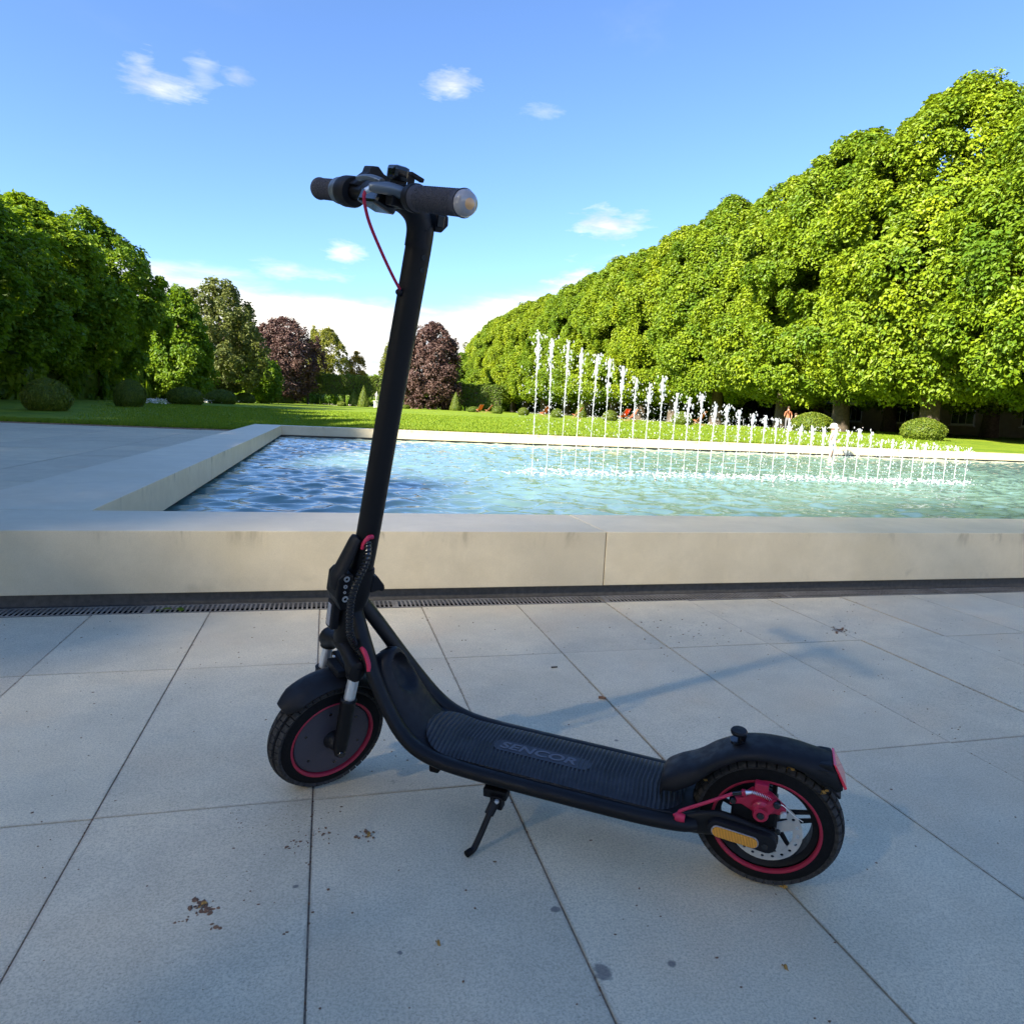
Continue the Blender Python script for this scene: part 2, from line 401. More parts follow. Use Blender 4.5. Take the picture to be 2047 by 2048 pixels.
# ------------------------------------------------------------------ the setting: plaza, pool, lawn
rs = random.Random(5)
XJ0, XW = -0.4552, 0.4327                      # joints run away from the viewer every 0.433 m
ROWS = [3.022, 2.366, 1.508, 0.650, -0.208]    # joints along the pool
WT = 0.316                                     # top of the pool wall
PX0, PX1, PY0, PY1 = -1.075, 24.0, 3.705, 18.25  # inside of the pool walls
WFY = 3.14                                     # outer face of the near wall
WATER = 0.055

def ground_z(x, y):
    t = .285+.0055*(y-19)+.008*np.maximum(0, x-1)*np.clip((y-18)/12, 0, 1)
    # the lawn drops to the plaza at the corner beside the pool
    lo = .03+.0125*(y-21)
    k = np.clip((1.2-x)/2.6, 0, 1)*np.clip((44-y)/22., 0, 1)
    return np.minimum(t*(1-k)+np.minimum(lo, t)*k, 1.9)

def sheet(name, x0, x1, y0, y1, nx, ny, zf, mat, smooth=True):
    xs = np.linspace(x0, x1, nx); ys = np.linspace(y0, y1, ny); X, Y = np.meshgrid(xs, ys)
    Z = zf(X, Y) if callable(zf) else np.full_like(X, zf)
    V = np.stack([X.ravel(), Y.ravel(), Z.ravel()], 1); i = np.arange(nx*ny).reshape(ny, nx)
    Fc = np.stack([i[:-1, :-1].ravel(), i[:-1, 1:].ravel(), i[1:, 1:].ravel(), i[1:, :-1].ravel()], 1)
    o = bpy.data.objects.new(name, fast_mesh(name, V, Fc, mat, smooth)); return link(o)
far = sheet('ground', -1500, 1500, -1500, 1500, 31, 31, -0.35, 'far_ground'); tag(far, kind='structure')

# plaza bed (the sandy joints) with its slabs
pav = sheet('pavement', -40, 40, -40, ROWS[0]-.001, 2, 2, -0.0032, 'joint_sand'); tag(pav, kind='structure')
def slab_mesh(w, d):
    b = MB(); b.box((0, 0, -.02), (w-.0036, d-.0036, .04)); return b.mesh('paving_slab', 'granite_paving', bevel=.0012)
meshes = {}
def slab(x0, x1, y0, y1, parent):
    key = (round(x1-x0, 3), round(y1-y0, 3))
    if key not in meshes: meshes[key] = slab_mesh(*key)
    o = bpy.data.objects.new('paving_slab', meshes[key]); link(o, parent)
    o.location = ((x0+x1)/2, (y0+y1)/2, rs.uniform(-.0012, .0012))
    o.rotation_euler = (rs.uniform(-.0014, .0014), rs.uniform(-.0014, .0014), rs.uniform(-.0016, .0016))
for r in range(len(ROWS)-1):
    for i in range(-6, 13):
        x0 = XJ0+i*XW
        if r == 3 and not -3 < i < 6: continue
        slab(x0, x0+XW, ROWS[r+1], ROWS[r], pav)
# beyond the slabs one by one: large plain paving round the plaza
big = MB()
for (x0, x1, y0, y1) in ((-40, XJ0-6*XW, -40, ROWS[0]), (XJ0+13*XW, 40, -40, ROWS[0]), (XJ0-6*XW, XJ0+13*XW, -40, ROWS[4]), (XJ0-6*XW, XJ0-3*XW+XW, ROWS[4], ROWS[3]), (XJ0+6*XW, XJ0+13*XW, ROWS[4], ROWS[3])):
    big.box(((x0+x1)/2, (y0+y1)/2, -.02), (x1-x0-.007, y1-y0-.007, .04))
o = big.build('paving_field', 'granite_paving', pav); o['kind'] = 'stuff'
# paved strip beside the pool, wide slabs in courses
strip = sheet('path', -40, PX0-.66, ROWS[0], 21.9, 2, 2, -0.0032, 'joint_sand'); tag(strip, kind='structure')
y = ROWS[0]+.0
yy = [3.022+1.18*k for k in range(17)]
for a, b in zip(yy[:-1], yy[1:]):
    for i in range(4):
        x1 = PX0-.665-i*1.72; slab(x1-1.72, x1, a, b, strip)
o = MB().box(((-40+PX0-.665-4*1.72)/2, (3.022+21.9)/2, -.02), (40+PX0-.665-4*1.72-.01, 18.87, .04)).build('paving_field', 'granite_paving', strip); o['kind'] = 'stuff'

# lawn: one rolling sheet
def lawn_mesh():
    xs = np.unique(np.concatenate([np.linspace(-160, -20, 30), np.linspace(-20, PX0-.66, 40), np.linspace(PX0-.66, 60, 80), np.linspace(60, 200, 20)]))
    ys = np.unique(np.concatenate([np.linspace(18.70, 21.93, 5), np.linspace(21.93, 60, 70), np.linspace(60, 340, 90)]))
    X, Y = np.meshgrid(xs, ys); Z = ground_z(X, Y); ny, nx = X.shape; V = np.stack([X.ravel(), Y.ravel(), Z.ravel()], 1); i = np.arange(nx*ny).reshape(ny, nx)
    Fc = np.stack([i[:-1, :-1].ravel(), i[:-1, 1:].ravel(), i[1:, 1:].ravel(), i[1:, :-1].ravel()], 1); c = V[Fc].mean(1)
    Fc = Fc[~((c[:, 0] < PX0-.66) & (c[:, 1] < 21.93))]
    o = link(bpy.data.objects.new('lawn', fast_mesh('lawn', V, Fc, 'lawn', True))); tag(o, kind='structure')
lawn_mesh()
MB().box(((-40+PX0-.66)/2, 21.925, -.10), (40+PX0-.66, .02, .27)).build('kerb', 'joint_sand')['kind'] = 'structure'

# ---------------- pool walls: stone panels over a dark recessed plinth
def wall_panels(root, spans, horiz, inner, outer, under=.052):
    """spans: list of (a, b) along the wall; each panel an upside-down channel block of stone"""
    for a, b in spans:
        m_ = MB(); g = .0022
        if horiz: m_.box(((a+b)/2, (inner+outer)/2, (WT+under)/2), (b-a-2*g, abs(outer-inner), WT-under))
        else: m_.box(((inner+outer)/2, (a+b)/2, (WT+under)/2), (abs(outer-inner), b-a-2*g, WT-under))
        m_.build('stone_panel', 'pool_stone', root, bevel=.003)
near = empty('pool_wall', (1.3, 3.4, 0), 0, 'low beige stone pool wall beside the drain grate, behind the scooter', 'wall')
near.location = (0, 0, 0)
wall_panels(near, [(PX0-.66, 1.309-3.2+1.0)] and [(PX0-.66, 1.309), (1.309, 4.51), (4.51, 7.71), (7.71, 10.9), (10.9, 14.1), (14.1, 17.3), (17.3, 20.5), (20.5, 24.6)], True, PY0, WFY)
MB().box(((PX0-.64+24.6)/2, (WFY+.035+PY0-.05)/2, -.12), (25.6, PY0-.05-WFY-.035, .35)).build('plinth', 'dark_plinth', near)
leftw = empty('pool_wall', (0, 0, 0), 0, 'low stone pool wall between the paved strip and the water', 'wall')
wall_panels(leftw, [(PY0+.004+3.64*k, PY0+3.64*(k+1)-.001) for k in range(4)], False, PX0, PX0-.66, .095)
MB().box(((PX0-.05+PX0-.64)/2, (PY0+PY1)/2, -.10), (.53, PY1-PY0-.02, .38)).build('plinth', 'dark_plinth', leftw)
farw = empty('pool_wall', (0, 0, 0), 0, 'low pale stone pool wall along the edge of the lawn', 'wall')
wall_panels(farw, [(PX0-.66, 1.5), (1.5, 4.71), (4.71, 7.92), (7.92, 11.1), (11.1, 14.3), (14.3, 17.5), (17.5, 20.7), (20.7, 24.6)], True, PY1+.012, PY1+.5, .095)
MB().box(((PX0-.6+24.5)/2, (PY1+.06+PY1+.48)/2, -.10), (25.5, .42, .38)).build('plinth', 'dark_plinth', farw)
rightw = empty('pool_wall', (0, 0, 0), 0, 'low stone pool wall closing the far right end of the pool', 'wall')
wall_panels(rightw, [(PY0+.004+3.64*k, PY0+3.64*(k+1)-.001) for k in range(4)], False, PX1, PX1+.59, .095)
MB().box((PX1+.33, (PY0+PY1)/2, -.10), (.5, PY1-PY0-.02, .38)).build('plinth', 'dark_plinth', rightw)

# drain channel with grates
ch = MB(); ch.box((4.5, 3.087, -.075), (30, .125, .01)); ch.box((4.5, 3.026, -.04), (30, .006, .075)); ch.box((4.5, 3.154, -.04), (30, .006, .075))
o = ch.build('drain_channel', 'channel_dark'); tag(o, kind='structure')
def grate_mesh():
    b = MB(); L = .999
    for s in (-1, 1): b.box((0, s*.0535, -.011), (L, .006, .020))
    n_ = 52
    for k in range(n_):
        b.box((-L/2+(k+.5)*L/n_, 0, -.0022), (.0076, .101, .0016))
    for s in (-1, 1): b.box((s*(L/2-.003), 0, -.0105), (.006, .101, .019))
    return b.mesh('drain_grate', 'grate_steel')
gm = grate_mesh()
for k in range(11):
    o = bpy.data.objects.new('drain_grate', gm); link(o); o.location = (-2.2+k*1.0, 3.089, 0.0)
    tag(o, 'rusty grey metal drain grate section at the foot of the pool wall', 'drain grate', 'drain grates along the pool wall')
bed = MB(); bed.box((12, 3.166, -.03), (70, .018, .05)); o = bed.build('kerb_strip', 'dark_plinth'); tag(o, kind='structure')

# ---------------- water
def wave_field(X, Y, seed=3):
    rng = np.random.default_rng(seed); Z = np.zeros_like(X)
    for lam, amp, n_ in ((.80, .0046, 6), (.44, .0048, 10), (.27, .0036, 11), (.17, .0017, 9)):
        for _ in range(n_):
            th = rng.normal(math.pi/2+.25, .62); l_ = lam*rng.uniform(.75, 1.3); k = 2*math.pi/l_
            ph = rng.uniform(0, 6.28); wx = .35*np.sin(X*.8+ph)+.3*np.sin(Y*.9-ph*2)
            Z += amp/math.sqrt(n_)*1.7*np.sin(k*(X*math.cos(th)+Y*math.sin(th))+ph+wx)
    # calmer water in the lee of the left wall, choppier around the fountain
    row = 9.33-.01*(X-3); d = np.abs(Y-row); inx = np.clip((X-1.5)/2, 0, 1)
    ch = np.exp(-(d/1.3)**2)*inx
    return Z*(1-.25*ch), ch
def build_water():
    xs = np.concatenate([np.arange(PX0-.06, 6, .035), np.arange(6, 15, .06), np.arange(15, PX1+.08, .15)])
    ys = np.concatenate([np.arange(PY0-.06, 8, .03), np.arange(8, 12, .045), np.arange(12, PY1+.09, .07)])
    X, Y = np.meshgrid(xs, ys); Z, ch = wave_field(X, Y)
    rng = np.random.default_rng(8)
    Z = Z+ch*.010*rng.normal(size=X.shape)
    V = np.stack([X.ravel(), Y.ravel(), (Z+WATER).ravel()], 1); ny, nx = X.shape; i = np.arange(nx*ny).reshape(ny, nx)
    Fc = np.stack([i[:-1, :-1].ravel(), i[:-1, 1:].ravel(), i[1:, 1:].ravel(), i[1:, :-1].ravel()], 1)
    o = link(bpy.data.objects.new('pool_water', fast_mesh('pool_water', V, Fc, 'pool_water', True))); tag(o, kind='structure')
build_water()

# ---------------- fountain jets: one thing each
rj = random.Random(11)
def jet(x, y, h, fat=1.0, i=0):
    b = MB(); lean = rj.uniform(-.012, .02); P = []; rad = []
    n_ = max(18, int(h*26)); ph = rj.uniform(0, 9)
    for k in range(n_+1):
        t = k/n_; P.append((lean*h*t*t+.006*math.sin(t*19+ph)*t, .006*math.cos(t*16+ph)*t, h*t))
        rad.append((.0034+.0045*t+.003*rj.random()+(.016*max(0, (t-.62)/.38)**1.2))*(1 if t < .97 else .6)*(.35+1.1*rj.random()))
    b.tube(P, rad, 6)
    top = Vector(P[-1])
    for k in range(int((16+h*40)*fat)):          # ragged clots of water in the upper part
        t = 1-abs(rj.gauss(0, .20+.12*(1/h if h > .6 else 1)))*1.0
        if t < .12: continue
        sp = (.018+.045*math.exp(-((1-t)*h/.35)**2)+.012*rj.random())*fat
        c = (lean*h*t*t+rj.gauss(0, sp*.6)+.012*(1-t), rj.gauss(0, sp*.6), h*t+rj.uniform(-.02, .03))
        r = rj.uniform(.004, .0125)*(1 if t > .75 else .65)
        b.ico(c, r, 0, (1, 1, rj.uniform(1.1, 2.6)), rj, .35)
    for k in range(int(10+10*h)):               # falling drops
        t = rj.random()*.95; c = (rj.gauss(.02, .055), rj.gauss(0, .05), h*t)
        b.ico(c, rj.uniform(.003, .008), 0, (1, 1, rj.uniform(1, 2.2)), rj, .3)
    for k in range(9):                           # splash at the foot
        a = rj.random()*6.28; q = rj.uniform(.02, .11)
        b.ico((q*math.cos(a), q*math.sin(a), rj.uniform(-.005, .03)), rj.uniform(.008, .020), 0, (1.3, 1.3, .7), rj, .4)
    o = b.build('fountain_jet', 'white_water', None, smooth=True, ang=80); o.location = (x, y, WATER+.045)
    pn = MB(); pn.lathe([(.0, -.06), (.011, -.06), (.009, .0), (.006, .012), (.0, .012)], 10, axis='Z'); pn.build('nozzle', 'steel', o, smooth=True)
    tag(o, JETLAB(i), 'water jet', 'row of fountain jets')
def JETLAB(i):
    if i < 3: return ['tallest white water jet, at the end of the fountain row nearest the left pool wall', 'second tallest jet of the fountain row, next to its tallest end jet', 'third tallest jet of the fountain row, two along from the tallest'][i]
    if i < 11: return 'tall white fountain jet in the taller half of the row'
    if i < 20: return 'middling white fountain jet where the row steps down'
    return 'short white fountain jet in the low end of the row'
JH = [1.87, 1.80, 1.76, 1.70, 1.63, 1.58, 1.49, 1.34, 1.27, 1.36, 1.16, 1.11, 1.17, 1.04, 1.02, .97, .92, .91, .87, .84, .78, .78, .76, .75, .74, .78, .74, .63, .64, .62, .60, .60, .58, .57, .55, .55]
for i, h in enumerate(JH): jet(2.74+.2075*i, 9.37-.004*i, h, 1.0 if i < 12 else .9, i)
# loose spray and foam that nobody could count
sp = MB()
for k in range(4200):
    x = rj.uniform(2.5, 10); hh = np.interp(x, [2.5, 4.5, 6.5, 10], [1.5, 1.15, .8, .6])
    t = rj.random()**1.5; r = rj.uniform(.0018, .0050) if rj.random() < .93 else rj.uniform(.006, .011)
    sp.ico((x, 9.36+rj.gauss(0, .20), WATER+.02+hh*t), r, 0, (1, 1, rj.uniform(1, 2)), rj, .3)
for k in range(950):
    x = rj.uniform(2.2, 10.2); y = 9.33+rj.gauss(-.02, .13)
    sp.ico((x, y, WATER+rj.uniform(.0, .03)), rj.uniform(.006, .016), 0, (1.6, 1.3, .5), rj, .4)
o = sp.build('spray', 'white_water'); tag(o, 'loose spray and foam around the fountain row', 'spray', kind='stuff')
# idle angled nozzles just clear of the water
for i, (x, y, tl) in enumerate(((4.32, 8.78, -.5), (4.44, 8.72, -.35), (5.93, 8.72, .05), (6.10, 8.72, .5), (8.2, 8.75, .2), (8.38, 8.72, .6), (4.1, 9.75, -.4), (5.0, 9.7, .1))):
    b = MB(); b.tube([(0, 0, -.06), (0, 0, .01), (.02*tl, 0, .035), (.10*tl, 0, .10)], [.012, .012, .011, .009], 8)
    o = b.build('fountain_nozzle', 'steel', smooth=True); o.location = (x, y, WATER); MB().lathe([(.013, .0), (.016, .004), (.016, .014), (.013, .018)], 10, axis='Z').build('collar', 'dark_plinth', o)
    tag(o, 'small idle metal nozzle poking out of the pool beside the jets', 'nozzle', 'idle fountain nozzles')
# the shady row along the paved side; unseen tall trees and an added back row, shaped to shade the plaza evenly
LEFT_ROW = [(-17.8+.9*(k % 2), -36.5+3.0*k, 1.85, 1.5) for k in range(9)]+[(-17.6, -1.5, 1.05, .88), (-17.2, 6, 1.1, .88), (-17.2, 12.5, 1.1, .92), (-17.3, 19, 1.1, .90), (-17.4, 26, 1.08, .85),
            (-17.6, 33.5, 1.05, .80), (-17.8, 41.5, 1.02, .80), (-17.6, 50, 1.02, .85), (-16.8, 58.5, .98, .95)]+[(-25.5+.9*(k % 2), -43+3.0*k, 1.85, 1.95) for k in range(9)]
# ------------------------------------------------------------------ plants
def unit(a): return a/np.maximum(np.linalg.norm(a, axis=-1, keepdims=True), 1e-9)
def leaf_arrays(rng, P, N, Dn, length, width, tint):
    """one folded leaf (two quads along a midrib) per point"""
    n = len(P); S = unit(np.cross(N, Dn)); L = length[:, None]; W = width[:, None]
    tip = P+Dn*L*.55-N*L*.10; base = P-Dn*L*.45
    a = P+S*W*.5+N*W*.16; b = P-S*W*.5+N*W*.16
    V = np.stack([base, a, tip, b], 1).reshape(-1, 3)
    i = np.arange(n)*4
    Fc = np.concatenate([np.stack([i, i+1, i+2], 1), np.stack([i, i+2, i+3], 1)])
    return V, Fc, np.repeat(tint, 4)
def crown_mesh(name, seed, prof, nclump, per, leaf, mat, clump=.9, droop=.5, inner=.25, lob=.18, upn=.7, rnd=.55, nl=5, bough=0, bsize=1.7):
    """prof: list of (height, radius); foliage in overlapping clumps on a lobed outline"""
    rng = np.random.default_rng(seed); hs = np.array([p[0] for p in prof]); rd = np.array([p[1] for p in prof])
    # sample heights weighted by radius
    hh = np.linspace(hs[0], hs[-1], 400); rr = np.interp(hh, hs, rd); cdf = np.cumsum(rr+.15*rr.max()); cdf /= cdf[-1]
    h = np.interp(rng.random(nclump), cdf, hh); th = rng.random(nclump)*2*np.pi
    ph = rng.random(8)*6.28
    def lobes(th, h):
        return 1+lob*(np.sin(nl*th+ph[0]+h*.9)*.5+np.sin((nl+2)*th+ph[1]-h*1.4)*.35+np.sin(2*th+ph[2]+h*.5)*.4+.4*np.sin(h*2.1+ph[3]+3*th))
    fr = np.where(rng.random(nclump) < inner, rng.uniform(.25, .85, nclump), rng.uniform(.79, 1.03, nclump))
    if bough:                                  # boughs bulge, crevices between them stay dark
        bt = rng.random(bough)*2*np.pi; bh = np.interp(rng.random(bough), cdf, hh); R0 = np.interp(h, hs, rd)
        dt = np.abs((th[:, None]-bt[None]+np.pi) % (2*np.pi)-np.pi)*np.maximum(R0, 1)[:, None]; d = np.sqrt(dt**2+(h[:, None]-bh[None])**2).min(1)/bsize
        fr = np.where(fr > .78, 1.10-.30*np.minimum(1.3, d)**2, fr)
    r = np.interp(h, hs, rd)*lobes(th, h)*fr
    C = np.stack([r*np.cos(th), r*np.sin(th), h], 1)
    slope = -np.gradient(np.interp(hh, hs, rd), hh); sl = np.interp(h, hh, np.clip(slope, -1.5, 3))
    O = unit(np.stack([np.cos(th), np.sin(th), sl*.7], 1))
    n = nclump*per; O2 = np.repeat(O, per, 0); C2 = np.repeat(C, per, 0)
    cs = np.repeat(rng.uniform(.6, 1.25, nclump)*clump, per)
    off = rng.normal(size=(n, 3)); off = unit(off)*(rng.random((n, 1))**.45)
    along = (off*O2).sum(1, keepdims=True); off = off-O2*along*.45
    dist2 = (off**2).sum(1, keepdims=True)
    P = C2+off*cs[:, None]; P[:, 2] -= (droop*dist2[:, 0]*cs)*.8
    N = unit(O2*.55+np.array([0, 0, upn])+rng.normal(size=(n, 3))*rnd+off*.35)
    Dn = unit(O2*.5+off*.6+np.array([0, 0, -.35*droop*2])+rng.normal(size=(n, 3))*.6); Dn = unit(Dn-N*(Dn*N).sum(1, keepdims=True))
    ln = leaf*rng.uniform(.6, 1.25, n); tint = np.clip(np.repeat(rng.normal(.45, .20, nclump), per)+rng.normal(0, .18, n), 0, 1)
    V, Fc, T = leaf_arrays(rng, P, N, Dn, ln, ln*rng.uniform(.5, .8, n), tint)
    return fast_mesh(name, V, Fc, mat, False, T)
def trunk_mesh(seed, h, r, limbs, spread, mat='bark', lean=0.0):
    rg = random.Random(seed); b = MB(); P = []; rad = []
    for k in range(9):
        t = k/8; P.append((lean*h*t*t+rg.uniform(-.05, .05)*h*.05, rg.uniform(-.05, .05)*h*.05, -.5+(h+.5)*t)); rad.append(r*(1.35-.3*min(1, t*6) if t < .17 else 1.05)*(1-.6*t))
    b.tube(P, rad, 10)
    for k in range(limbs):
        t = rg.uniform(.35, .9); z = h*t; a = rg.random()*6.28; L = spread*rg.uniform(.5, .95)
        b.tube([(lean*h*t*t, 0, z), (L*.4*math.cos(a), L*.4*math.sin(a), z+L*.28), (L*math.cos(a+.3), L*math.sin(a+.3), z+L*.5)], [r*.38*(1-t*.5), r*.24*(1-t*.5), r*.05], 6)
    return b.mesh('trunk', mat, smooth=True, ang=60)
def tree(name, crown, trunk, loc, rz, sc, label, group=None, cat='tree'):
    e = empty(name, loc, rz, label, cat, group); e.scale = sc if hasattr(sc, '__len__') else (sc, sc, sc)
    link(bpy.data.objects.new('crown', crown), e); link(bpy.data.objects.new('trunk', trunk), e); return e
def gz(x, y): return float(ground_z(np.float64(x), np.float64(y)))
def az(a, y=None, x=None, D=None):
    """point at azimuth a degrees from the plaza, either at depth y or at distance D"""
    if y is not None: return y*math.tan(R(a)), y
    return D*math.sin(R(a)), D*math.cos(R(a))
rt = random.Random(21)
# right row of tall chestnuts
CH = [(2.7, 2.6), (3.6, 4.4), (6, 5.1), (9, 5.2), (12, 4.8), (15, 3.9), (17, 2.6), (18.3, 1.2), (18.9, .3)]
chest = [crown_mesh('chestnut_crown', 40+k, CH, 680, 300, .235, 'leaf_chestnut', .85, .6, .13, .14, bough=75, bsize=1.75) for k in range(2)]
ctr = [trunk_mesh(60+k, 13, .48, 12, 5) for k in range(2)]
n_ = 0
for k, y in enumerate([18, 25.5, 33, 40.5, 48, 56, 64, 72.5, 81, 90, 99, 108.5, 118, 128, 138, 148]):
    x = 33.3+rt.uniform(-.6, .6)
    if y > 130: x -= .8
    tree('chestnut_tree', chest[k % 2], ctr[k % 2], (x, y, gz(x, y)-.1), rt.random()*6.28, (rt.uniform(1.0, 1.12), rt.uniform(1.0, 1.12), rt.uniform(.95, 1.02)),
         'tall dense horse chestnut in the sunlit row beside the lawn', 'sunlit chestnut row')
for k, y in enumerate([30, 39, 48, 57, 67, 78, 90, 103, 117, 131]):   # second row behind, seen in the gaps
    x = 43.5+rt.uniform(-.6, .6)
    tree('chestnut_tree', chest[(k+1) % 2], ctr[k % 2], (x, y, gz(x, y)-.1), rt.random()*6.28, (1.05, 1.05, .9),
         'tall horse chestnut of the second row, behind the sunlit chestnuts', 'second chestnut row')
# left row: chestnuts along the paved side; the thin crowded ones out of view are shaped to shade the plaza
CL = [(2.4, 2.2), (3.2, 3.9), (5, 4.7), (7.5, 4.8), (10, 4.1), (12.2, 2.6), (13.4, 1.1), (13.9, .3)]
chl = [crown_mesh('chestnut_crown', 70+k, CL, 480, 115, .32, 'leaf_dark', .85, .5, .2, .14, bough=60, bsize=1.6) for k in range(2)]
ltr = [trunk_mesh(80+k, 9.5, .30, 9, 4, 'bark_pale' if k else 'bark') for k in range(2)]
shade_crown = crown_mesh('chestnut_crown', 75, CL, 17500, 4, .102, 'leaf_dark', .3, .3, .62, .12)     # unseen crowns, thinned so filtered sun evenly lifts the plaza's shade
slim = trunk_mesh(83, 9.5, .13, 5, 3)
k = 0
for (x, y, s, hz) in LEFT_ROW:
    tree('chestnut_tree', shade_crown if y < -5 else chl[k % 2], slim if y < -5 else ltr[k % 2], (x, y, max(0, gz(x, y))-.08), rt.random()*6.28, (s, s, hz),
         'dark green chestnut of the shady row on the paved side', 'shady chestnut row'); k += 1  # label also goes to the added unseen shade trees
def leafy(seed, kind, H, Rw, leaf, mat, n=260, per=70, base=.12, **kw):
    shapes = {'round': [(base, .35), (base+.1, .75), (.40, 1.0), (.62, .97), (.80, .80), (.92, .52), (1.0, .15)],
              'cone': [(base, .8), (.25, 1.0), (.5, .85), (.75, .58), (.9, .34), (1.0, .10)],
              'poplar': [(.08, .5), (.2, .9), (.5, 1.0), (.8, .6), (1.0, .1)],
              'loose': [(base, .5), (.22, .85), (.42, 1.0), (.60, .90), (.74, .74), (.88, .48), (1.0, .14)],
              'egg': [(base, .62), (.2, .96), (.38, 1.0), (.58, .95), (.76, .80), (.90, .55), (1.0, .16)]}
    return crown_mesh(mat+'_crown', seed, [(a*H, b*Rw) for a, b in shapes[kind]], n, per, leaf, mat, **kw)
def one(name, a, D, H, Rw, kind, mat, label, leaf=.38, n=260, per=70, group=None, seed=1, base=.12, **kw):
    x, y = az(a, D=D); z = gz(x, y)
    tree(name, leafy(seed, kind, H, Rw, leaf, mat, n, per, base, **kw), trunk_mesh(seed+500, H*.7, max(.12, H*.022), 8, Rw*.8), (x, y, z-.1), rt.random()*6.28, 1.0, label, group)
one('fresh_chestnut', -10.4, 73, 10.2, 3.1, 'cone', 'leaf_dark', 'fresh green conical tree between the shady row and the olive green tree', seed=101, clump=.8)
one('olive_tree', -7.7, 86, 13.2, 5.0, 'loose', 'leaf_olive', 'tall loose olive green tree with feathery top behind the clipped balls', leaf=.36, n=420, per=60, seed=102, clump=.8, inner=.3, lob=.25)
one('dark_shrub_tree', -5.3, 98, 6.4, 3.3, 'round', 'leaf_dark', 'low spreading dark green tree in front of the copper beech', seed=103, base=.05)
one('copper_beech', -3.3, 120, 13.4, 5.6, 'round', 'leaf_copper', 'purple leaved copper beech near the pale clipped hedge and shady row', leaf=.40, n=480, per=70, seed=104, base=.06, lob=.22, clump=1.0)
one('copper_beech', 7.9, 116, 13.6, 4.7, 'egg', 'leaf_copper', 'purple leaved copper beech standing alone behind the scooter stem', leaf=.40, n=460, per=70, seed=105, base=.06, lob=.18, clump=1.0)
one('lime_tree', -6.3, 135, 15.5, 3.4, 'round', 'leaf_lime', 'yellow green tree top rising between the olive tree and copper beech', seed=106)
one('lime_tree', -.1, 165, 16.8, 4.6, 'round', 'leaf_lime', 'broad yellow green tree beyond the clipped hedge', seed=107, n=320)
one('lime_tree', -1.0, 172, 17.6, 1.6, 'poplar', 'leaf_lime', 'narrow upright yellow green poplar beside the broad lime tree', seed=117, n=120)
one('yellow_tree', 2.2, 170, 12.2, 2.7, 'loose', 'leaf_yellow', 'small golden yellow tree beyond the clipped hedge', seed=108, n=150, lob=.35)
one('poplar_tree', 4.6, 178, 15.0, 2.2, 'poplar', 'leaf_lime', 'slender pale poplar half hidden by the scooter stem', seed=109, n=150)
one('lime_tree', 5.6, 160, 11.5, 3.6, 'round', 'leaf_lime', 'rounded yellow green tree behind the scooter stem', seed=110)
one('poplar_tree', 10.6, 190, 18.4, 1.3, 'poplar', 'leaf_olive', 'very slender dark poplar rising above the garden trees', seed=111, n=110)
one('poplar_tree', 11.1, 192, 18.0, 1.0, 'poplar', 'leaf_olive', 'thin poplar close beside the very slender dark one', seed=112, n=90)
one('park_tree', 10.3, 150, 11.5, 3.6, 'round', 'leaf_dark', 'dark green rounded tree to the side of the lone copper beech', seed=113)
one('lime_tree', 11.9, 165, 13.0, 3.8, 'round', 'leaf_lime', 'yellow green tree between the poplars and the sunlit chestnuts', seed=114)
one('lime_tree', 13.4, 175, 12.5, 4.0, 'round', 'leaf_lime', 'yellow green tree partly behind the end of the chestnut row', seed=115)
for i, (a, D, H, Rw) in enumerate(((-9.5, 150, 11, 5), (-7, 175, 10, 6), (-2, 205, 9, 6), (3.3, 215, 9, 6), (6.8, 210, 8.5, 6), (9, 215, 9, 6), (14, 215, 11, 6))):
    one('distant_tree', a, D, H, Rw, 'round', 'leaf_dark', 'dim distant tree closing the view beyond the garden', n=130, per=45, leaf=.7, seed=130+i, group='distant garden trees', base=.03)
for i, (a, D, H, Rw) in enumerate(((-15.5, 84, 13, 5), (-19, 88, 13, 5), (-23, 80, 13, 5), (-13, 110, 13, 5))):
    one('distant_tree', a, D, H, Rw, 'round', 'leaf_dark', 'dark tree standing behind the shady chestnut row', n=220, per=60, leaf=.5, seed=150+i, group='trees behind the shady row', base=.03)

# clipped shapes: real leaves on a smooth outline
def clipped(name, prof, seed, n, leaf, mat, sx=1.0):
    rng = np.random.default_rng(seed); hs = np.array([p[0] for p in prof]); rd = np.array([p[1] for p in prof])
    hh = np.linspace(hs[0], hs[-1], 300); rr = np.interp(hh, hs, rd); sl = -np.gradient(rr, hh); w = rr*np.sqrt(1+sl**2)+.02*rr.max()
    cdf = np.cumsum(w); cdf /= cdf[-1]; h = np.interp(rng.random(n), cdf, hh); th = rng.random(n)*6.283
    bump_ = 1+.03*np.sin(5*th+h*4)+.03*np.sin(9*th-h*7)+.02*np.sin(h*11+th)
    r = np.interp(h, hs, rd)*bump_*rng.uniform(.90, 1.01, n)
    P = np.stack([r*np.cos(th)*sx, r*np.sin(th), h], 1); s2 = np.interp(h, hh, np.clip(sl, -3, 6)); O = unit(np.stack([np.cos(th), np.sin(th), s2], 1))
    N = unit(O+rng.normal(size=(n, 3))*.5); Dn = unit(np.cross(N, rng.normal(size=(n, 3)))); ln = leaf*rng.uniform(.6, 1.3, n)
    V, Fc, T = leaf_arrays(rng, P, N, Dn, ln, ln*.6, np.clip(rng.normal(.5, .28, n), 0, 1))
    me = fast_mesh(name, V, Fc, mat, False, T)
    return me
def core(prof, sx=1.0, k=.90):
    b = MB(); b.lathe([(max(.01, r*k), h*.985+.005) for h, r in prof], 20, axis='Z')
    b.v = [(x*sx, y, z) for x, y, z in b.v]; return b.mesh('core', 'leaf_yew', smooth=True)
